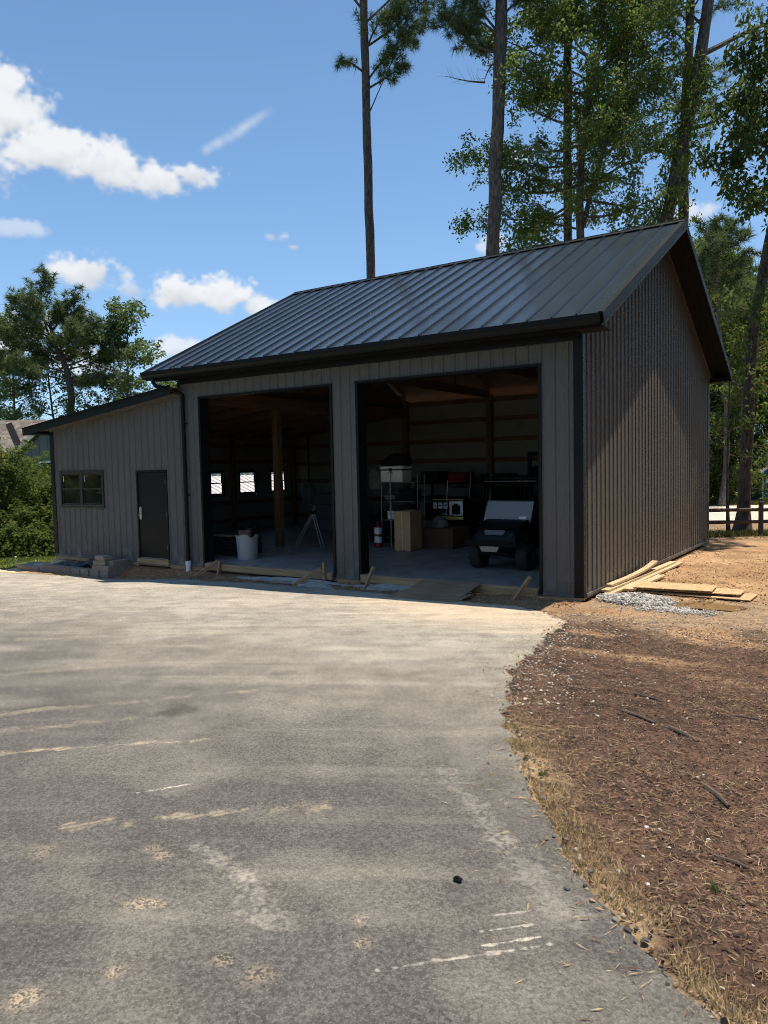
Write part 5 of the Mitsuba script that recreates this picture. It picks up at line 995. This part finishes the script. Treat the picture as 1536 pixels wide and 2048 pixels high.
# ------------------------------------------------------------------ loose ground cover
def ground_h(x, y):
    return gz(x, y) + clods(x, y)
def scatter(rng, n, x0, x1, y0, y1, keep):
    out = []
    while sum(map(len, out)) < n:
        p = np.c_[rng.uniform(x0, x1, n * 2), rng.uniform(y0, y1, n * 2)]; out.append(p[rng.random(len(p)) < keep(p[:, 0], p[:, 1])])
    return np.vstack(out)[:n]
def dist_cam(x, y): return np.hypot(x - CAM[0], y - CAM[1])
EDGEL = LineString(EDGE)
YS = np.linspace(-10.6, -1.3, 200); XS = np.interp(YS, EDGE[:18][::1, 1][np.argsort(EDGE[:18, 1])], EDGE[:18, 0][np.argsort(EDGE[:18, 1])])
def ex(y): return np.interp(y, YS, XS)
def chips(rng, P, z, lo, hi, aspect, h, cols, lift=.6, tilt=.3):
    """flat splinters, four faces each"""
    N = len(P); l = rng.uniform(lo, hi, (N, 1)) * rng.uniform(.5, 1, (N, 1)); a = rng.random(N) * 2 * np.pi; d = np.c_[np.cos(a), np.sin(a), rng.normal(size=N) * tilt]; d = unit(d)
    s = unit(np.cross(d, [0, 0, 1.0])); n = np.cross(s, d); w = l * rng.uniform(*aspect, (N, 1)); hh = np.minimum(w * .5, h)
    p = np.c_[P, z] + n * hh * lift * rng.random((N, 1))
    v = np.stack([p - d * l * .5, p - s * w * .5 + d * l * rng.uniform(-.2, .2, (N, 1)), p + d * l * .5, p + s * w * .5 + d * l * rng.uniform(-.2, .2, (N, 1)), p + n * hh], 1).reshape(-1, 3)
    i = np.arange(N)[:, None] * 5; f = np.concatenate([i + [0, 1, 4], i + [1, 2, 4], i + [2, 3, 4], i + [3, 0, 4]], 1).reshape(-1, 3)
    c = np.array(cols)[rng.integers(0, len(cols), N)] * rng.uniform(.6, 1.35, (N, 1)); return v, f, np.repeat(c, 5, 0)
def stones(rng, P, z, lo, hi, cols, sink=.3):
    base = trimesh.creation.icosahedron(); V, Fc = base.vertices, base.faces; N = len(P)
    r = lo + (hi - lo) * rng.random((N, 1)) ** 2; sc = np.concatenate([rng.uniform(.6, 1.2, (N, 2)), rng.uniform(.4, .8, (N, 1))], 1) * r; a = rng.random(N) * 6.28
    v = V[None] * (1 + rng.normal(size=(N, 12, 1)) * .13) * sc[:, None]
    v = np.stack([v[..., 0] * np.cos(a)[:, None] - v[..., 1] * np.sin(a)[:, None], v[..., 0] * np.sin(a)[:, None] + v[..., 1] * np.cos(a)[:, None], v[..., 2]], -1)
    v = v + np.c_[P, z + sc[:, 2] * (1 - sink)][:, None]
    f = (np.arange(N)[:, None, None] * 12 + Fc[None]).reshape(-1, 3); c = np.array(cols)[rng.integers(0, len(cols), N)] * rng.uniform(.7, 1.2, (N, 1)); return v.reshape(-1, 3), f, np.repeat(c, 12, 0)
offdrive = lambda x, y: ~contains_xy(DRIVE, x, y)
rng = np.random.default_rng(100)
near_w = lambda x, y: np.clip(3.2 / np.maximum(dist_cam(x, y), 1.5), .10, 1)
P = scatter(rng, 115000, .0, 6.6, -10.6, -.3, lambda x, y: near_w(x, y) * offdrive(x, y) * (x > ex(y) + .02) * np.clip(.35 + 1.3 * (meshkit.fbm(np.c_[x * 1.6, y * 1.6, x * 0], 3, 21) - .22) + .0, 0, 1) * np.where(y < -7, np.clip((x - ex(y) - .10) / .45, .12, 1), 1) * np.clip((-.2 - y) / 2.2, .15, 1))
v, f, c = chips(rng, P, ground_h(P[:, 0], P[:, 1]), 0.008, .060, (.12, .40), .008, [(.095, .060, .045), (.13, .082, .06), (.06, .040, .031), (.16, .105, .075), (.095, .05, .04), (.22, .16, .11), (.045, .034, .028)])
stuff('mulch', (v, f), 'm_vcol', 'reddish brown bark mulch covering the ground right of the driveway', 'mulch', color=c)
P = scatter(rng, 42000, .0, 6.6, -10.6, -.6, lambda x, y: near_w(x, y) * offdrive(x, y) * np.where(y < -6, .30 + .7 * np.clip(1 - (x - ex(y)) / .55, 0, 1), .3) * np.clip(2 * meshkit.noise(np.c_[x * 1.9, y * 1.9, x * 0], 33) - .2, .08, 1))
v, f, c = chips(rng, P, ground_h(P[:, 0], P[:, 1]) + .006, .02, .085, (.03, .07), .004, [(.36, .27, .155), (.44, .35, .22), (.28, .20, .11), (.48, .40, .27), (.20, .135, .08)], tilt=.45)
stuff('dry_straw', (v, f), 'm_vcol', 'dry straw and pine needles along the driveway edge and over the mulch', 'straw', color=c)
W_ = [(.44, .42, .38), (.34, .32, .28), (.52, .50, .46), (.27, .22, .18), (.38, .33, .27)]
P = np.vstack([scatter(rng, 600, .0, 6.4, -10.5, -.8, lambda x, y: near_w(x, y) * offdrive(x, y)), scatter(rng, 900, .3, 2.6, -6.2, -2.2, lambda x, y: offdrive(x, y) * np.clip(1.2 - (x - ex(y)) / .75, 0, 1) * (x > ex(y) - .02)), scatter(rng, 1600, -1, 5, -2.6, .4, lambda x, y: offdrive(x, y) * .5)])
v, f, c = stones(rng, P, ground_h(P[:, 0], P[:, 1]), .004, .016, W_); stuff('pebbles', (v, f), 'm_vcol', 'small pale pebbles strewn over mulch and dirt right of the driveway', 'pebbles', color=c)
P = scatter(rng, 5200, .1, 2.2, -.5, 1.0, lambda x, y: np.clip(1.5 - 1.35 * (((x - .72) / .62) ** 2 + ((y - .40) / .42) ** 2) ** .7 - .0, 0, 1) + .55 * np.exp(-(((x - 1.4) / .42) ** 2 + ((y + .08) / .16) ** 2)))
pk = .10 * np.exp(-(((P[:, 0] - .72) / .55) ** 2 + ((P[:, 1] - .40) / .36) ** 2))
v, f, c = stones(rng, P, ground_h(P[:, 0], P[:, 1]) + pk * rng.random(len(P)) ** .4 + .005, .010, .026, [(.34, .34, .335), (.44, .44, .43), (.25, .25, .25), (.50, .50, .49)], .1); stuff('gravel_pile', (v, f), 'm_vcol', 'spread pile of light grey gravel near the front corner of the barn', 'gravel', color=c)
P = scatter(rng, 5200, -13.9, -11.75, -.58, .0, lambda x, y: np.where((x > -12.75) & (x < -11.9) & (y > -.5), .12, 1))
v, f, c = stones(rng, P, -.225 + .05 * np.exp(-((P[:, 1] + .15) / .25) ** 2) + .02 * rng.random(len(P)), .012, .026, [(.085, .09, .10), (.13, .14, .155), (.06, .062, .07), (.17, .18, .20)], .2); stuff('dark_gravel', (v, f), 'm_vcol', 'dark blue-grey gravel filling the bed behind the garden wall', 'gravel', color=c)
P = scatter(rng, 1900, -14.95, -13.85, -.66, -.1, lambda x, y: np.ones(len(x)))
v, f, c = stones(rng, P, -.275 + .03 * rng.random(len(P)), .012, .028, [(.50, .50, .48), (.60, .60, .58), (.40, .39, .37)], .2); stuff('white_gravel', (v, f), 'm_vcol', 'pale sunlit gravel at the left end of the garden wall', 'gravel', color=c)
bed = MB().box((-13.9, -.56, -.36), (-11.35, -.03, -.225)); stuff('bed_soil', bed, 'm_earth', 'soil under the gravel in the garden bed', 'soil')
# clods and crumbs on the dirt along the front and the side
P = np.vstack([scatter(rng, 4200, -11.2, 0, -.9, -.03, lambda x, y: offdrive(x, y) * np.exp(-((y + .3) / .4) ** 2)), scatter(rng, 5200, .1, 4.5, .4, 9, lambda x, y: np.clip(2.2 / np.maximum(y, 1), .1, 1) * np.clip(2 * meshkit.noise(np.c_[x * 2, y * 2, x * 0], 3) - .3, .05, 1))])
v, f, c = stones(rng, P, ground_h(P[:, 0], P[:, 1]), .005, .022, [(.27, .17, .095), (.34, .23, .135), (.22, .145, .085), (.38, .27, .165), (.25, .16, .09)], .4); stuff('dirt_clods', (v, f), 'm_vcol', 'crumbs and clods of orange dirt along the barn walls', 'dirt', color=c)
# spilled concrete along the slab edge
mat('m_spill', proc(lambda p, n, uv: mix((.22, .225, .22), (.40, .40, .385), fbm(p.x * 9, p.y * 9, 1, 4))), .9)
for x, y, sx, sy, lab in ((-5.95, -.24, 1.35, .13, 'flat grey splash of spilled concrete before the left bay'), (-5.15, -.48, .42, .16, 'grey lump of spilled concrete at the foot of the middle pillar'), (-3.45, -.25, .85, .17, 'grey patch of spilled concrete at the left end of the right bay')):
    m = trimesh.creation.icosphere(4); v = m.vertices.copy(); v *= (1 + (meshkit.fbm(v * 2.4 + x, 4, 5)[:, None] - .5) * 1.3); xx, yy = x + v[:, 0] * sx, y + v[:, 1] * sy
    m.vertices = np.c_[xx, yy, gz(xx, yy) + .01 + np.maximum(v[:, 2], -.4) * .05]; single('concrete_spill', m, 'm_spill', lab, 'concrete', smooth=True)
# puddle
mat('m_puddle', (.20, .135, .07), .04, specular=.5)
a_ = np.linspace(0, 2 * np.pi, 73)[:-1]; r_ = 1 + (meshkit.fbm(np.c_[np.cos(a_) * 1.7, np.sin(a_) * 1.7, a_ * 0], 3, 13) - .5) * .9
poly = np.c_[1.72 + .62 * r_ * np.cos(a_), .55 + .30 * r_ * np.sin(a_)]; zp = float(gz(1.7, .55)) - .012
struct('puddle', (np.vstack([[[1.72, .55, zp]], np.c_[poly, np.full(72, zp)]]), np.array([[0, i + 1, (i + 1) % 72 + 1] for i in range(72)])), 'm_puddle', 'small muddy brown puddle beside the gravel pile')
# grass of the lawn, weeds and rough grass
def blades(rng, P, z, h, w, ca, cb):
    N = len(P); a = rng.random(N) * 6.28; s = np.c_[np.cos(a), np.sin(a), np.zeros(N)] * w * rng.uniform(.6, 1.2, (N, 1)); hh = h * rng.uniform(.5, 1.2, (N, 1)); lean = rng.normal(size=(N, 2)) * .45
    p = np.c_[P, z]; v = np.stack([p - s, p + s, p + np.c_[lean, np.ones(N)] * hh], 1).reshape(-1, 3); t = rng.random((N, 1)); c = np.array(ca) * (1 - t) + np.array(cb) * t; return v, np.arange(3 * N).reshape(-1, 3), np.repeat(c, 3, 0)
P = scatter(rng, 60000, -26, -15.3, -3.2, 8, lambda x, y: offdrive(x, y) * (y > -1.55 - (x + 16.5) * .13) * (np.hypot(x + 19, y) < 8))
v, f, c = blades(rng, P, gz(P[:, 0], P[:, 1]) - .01, .075, .012, (.07, .125, .025), (.20, .24, .07)); stuff('lawn_grass', (v, f), 'm_leaf', 'mown green lawn grass left of the garden wall', 'grass', color=c)
P = np.vstack([scatter(rng, 7000, -9, 6, 12.6, 17.0, lambda x, y: np.exp(-((y - x * .67 - 14.0) / .8) ** 2)), scatter(rng, 9000, -14, 8, 36, 42, lambda x, y: np.ones(len(x)))])
v, f, c = blades(rng, P, gz(P[:, 0], P[:, 1]), .16, .02, (.07, .10, .025), (.22, .20, .08)); stuff('rough_grass', (v, f), 'm_leaf', 'rough grass and weeds along the fence and beyond the road', 'grass', color=c)
for (x, y), lab in (((2.42, -7.62), 'small green weed at the driveway edge, the farther one'), ((4.05, -9.10), 'small green weed in the straw near the bottom right corner'), ((3.55, -8.45), 'tiny green weed between the two others at the mulch edge')):
    P = np.array([[x, y]]) + rng.normal(size=(26, 2)) * .010; v, f, c = blades(rng, P, ground_h(P[:, 0], P[:, 1]), .045, .004, (.06, .11, .03), (.14, .19, .07)); single('weed', (v, f), 'm_leaf', lab, 'weed', color=c)
for i, (x, y, l, a, r) in enumerate(((2.55, -6.05, .34, -.5, .012), (2.95, -6.35, .30, -.7, .016), (2.5, -5.4, .40, -.4, .008), (3.35, -7.35, .26, -.9, .016), (3.9, -7.2, .16, .3, .02), (3.55, -8.1, .22, -.2, .010), (4.1, -8.2, .30, -.8, .012), (3.2, -5.6, .3, .1, .009))):
    z = float(ground_h(np.array([x]), np.array([y]))[0]) + r * .7; d = np.array([math.cos(a), math.sin(a), 0]) * l / 2
    single('stick', MB().tube([np.array([x, y, z]) - d, np.array([x, y, z + .004]) + d * .1 + [0, .012, 0], np.array([x, y, z]) + d], [r, r * .9, r * .6], 6), 'm_twig', ['dark brown stick lying on the mulch', 'thick broken stick on the mulch', 'long thin stick on the mulch', 'short thick stick amid the straw-strewn mulch', 'stubby piece of branch on the mulch', 'thin stick near the straw edge', 'forked-looking stick near the right edge', 'thin crosswise stick on the mulch'][i] + [' below the gravel-strewn edge', ' just right of the dark brown one', ' highest up the slope', '', ' farthest right', '', '', ' far back'][i], 'stick')
single('bark_scrap', MB().box((2.595, -9.05, .385), (2.637, -9.025, .398), .006).box((2.604, -9.046, .396), (2.626, -9.032, .405), .004), 'm_blackmatte', 'small dark scrap lying alone on the asphalt', 'scrap')
# trees round the yard that only show in the panes: their copies stand behind and beside the viewer
plant_copies('woodland_tree', [(-33, -13, 15, 1.1, .9, 'leafy tree left of the viewer, nearest to the house'), (-38, -19, 75, 1.2, 1.0, 'leafy tree left of the viewer, second from the house'), (-29, -21, 155, 1.1, .9, 'leafy tree left of the viewer, nearest to the driveway end'), (-45, -12, 200, 1.2, 1.0, 'leafy tree left of the viewer, farthest away'), (-18, -46, 220, 1.15, 1.1, 'leafy tree far behind the viewer, opposite the lean-to'), (2, -48, 300, 1.2, 1.1, 'leafy tree far behind the viewer, opposite the bays'), (20, -30, 80, 1.2, 1.2, 'leafy tree behind the viewer on the right'), (15, -9, 190, 1.3, 1.2, 'leafy tree right of the mulch, outside the picture'), (12, -1.5, 40, 1.25, 1.15, 'leafy tree right of the puddle, outside the picture'), (11, 6, 270, 1.2, 1.2, 'leafy tree right of the barn side yard, outside the picture'), (11, 13.5, 330, 1.2, 1.2, 'leafy tree right of the fence, outside the picture'), (17, 2, 130, 1.3, 1.3, 'second row leafy tree right of the barn, outside the picture'), (16, 11, 220, 1.3, 1.3, 'second row leafy tree right of the fence, outside the picture')], 'tree', 'trees round the yard outside the picture')

P = np.vstack([np.c_[E2[::2]] + rng.normal(size=(len(E2[::2]), 2)) * .05 for _ in range(5)]); P = P[(P[:, 1] < -1.0) & (P[:, 0] > -1)]
v, f, c = stones(rng, P, gz(P[:, 0], P[:, 1]) + .006, .004, .016, [(.10, .10, .098), (.17, .165, .155), (.30, .26, .20), (.24, .17, .11), (.06, .058, .056)], .2); stuff('edge_crumbs', (v, f), 'm_vcol', 'crumbs of asphalt and grit along the driveway edge', 'grit', color=c)
P = scatter(rng, 1500, -1.0, 5, -10.6, -1.5, lambda x, y: contains_xy(DRIVE, x, y) * np.exp(-np.maximum(ex(y) - x, 0) / .22))
v, f, c = chips(rng, P, gz(P[:, 0], P[:, 1]) + .016, .012, .075, (.04, .16), .004, [(.36, .27, .155), (.26, .18, .11), (.14, .09, .065), (.42, .34, .22)], tilt=.12); stuff('stray_straw', (v, f), 'm_vcol', 'stray straw and chips blown onto the asphalt edge', 'straw', color=c)
P = scatter(rng, 11000, 1.2, 5.2, -10.6, -6.6, lambda x, y: offdrive(x, y) * np.clip(1.05 - (x - ex(y)) / .34, 0, 1) * (meshkit.noise(np.c_[x * 5, y * 5, x * 0], 12) > .35))
v, f, c = blades(rng, P, ground_h(P[:, 0], P[:, 1]) - .004, .035, .0025, (.24, .18, .10), (.46, .37, .22)); stuff('dry_grass', (v, f), 'm_vcol', 'fringe of short dry tan grass along the near driveway edge', 'grass', color=c)

for i, (x, y, z, lab) in enumerate(((-5.55, 5.35, 1.78, 'long-handled tool standing right of the wire shelf, nearest to it'), (-6.05, 7.6, 1.9, 'left one of two thin light poles before the back shelf'), (-5.55, 7.9, 1.9, 'right one of two thin light poles before the back shelf'), (-5.2, 6.9, 1.5, 'dark-handled rake among the clutter right of the wire shelf'), (-4.3, 7.4, 1.55, 'dark-handled shovel left of the golf cart'))):
    kt = thing('garden_tool', lab, 'tool'); obj('handle', MB().tube([(x, y, .12), (x + .04, y + .12, z)], .014, 7), 'm_galv' if i in (0, 1, 2) else 'm_frame_z', kt); obj('head', MB().box((x - .11, y - .02, .1), (x + .11, y + .02, .30), .008), 'm_blackmatte', kt)
for i, (x, y, z, sx, sz, lab) in enumerate(((-5.2, 6.2, .1, .35, .35, 'dark sack slumped on the floor behind the printed carton'), (-4.4, 6.0, .1, .4, .45, 'dark sack on the floor between the cartons and the cart'), (-3.6, 6.4, .1, .5, .5, 'dark covered heap on the floor just left of the cart'), (-7.5, 5.4, .1, .4, .55, 'dark heap on the floor left of the wire shelf'))):
    single('dark_sack', lump(40 + i, sx, .3, sz, x, y, z, .3), 'm_blackmatte', lab, 'sack', smooth=True)
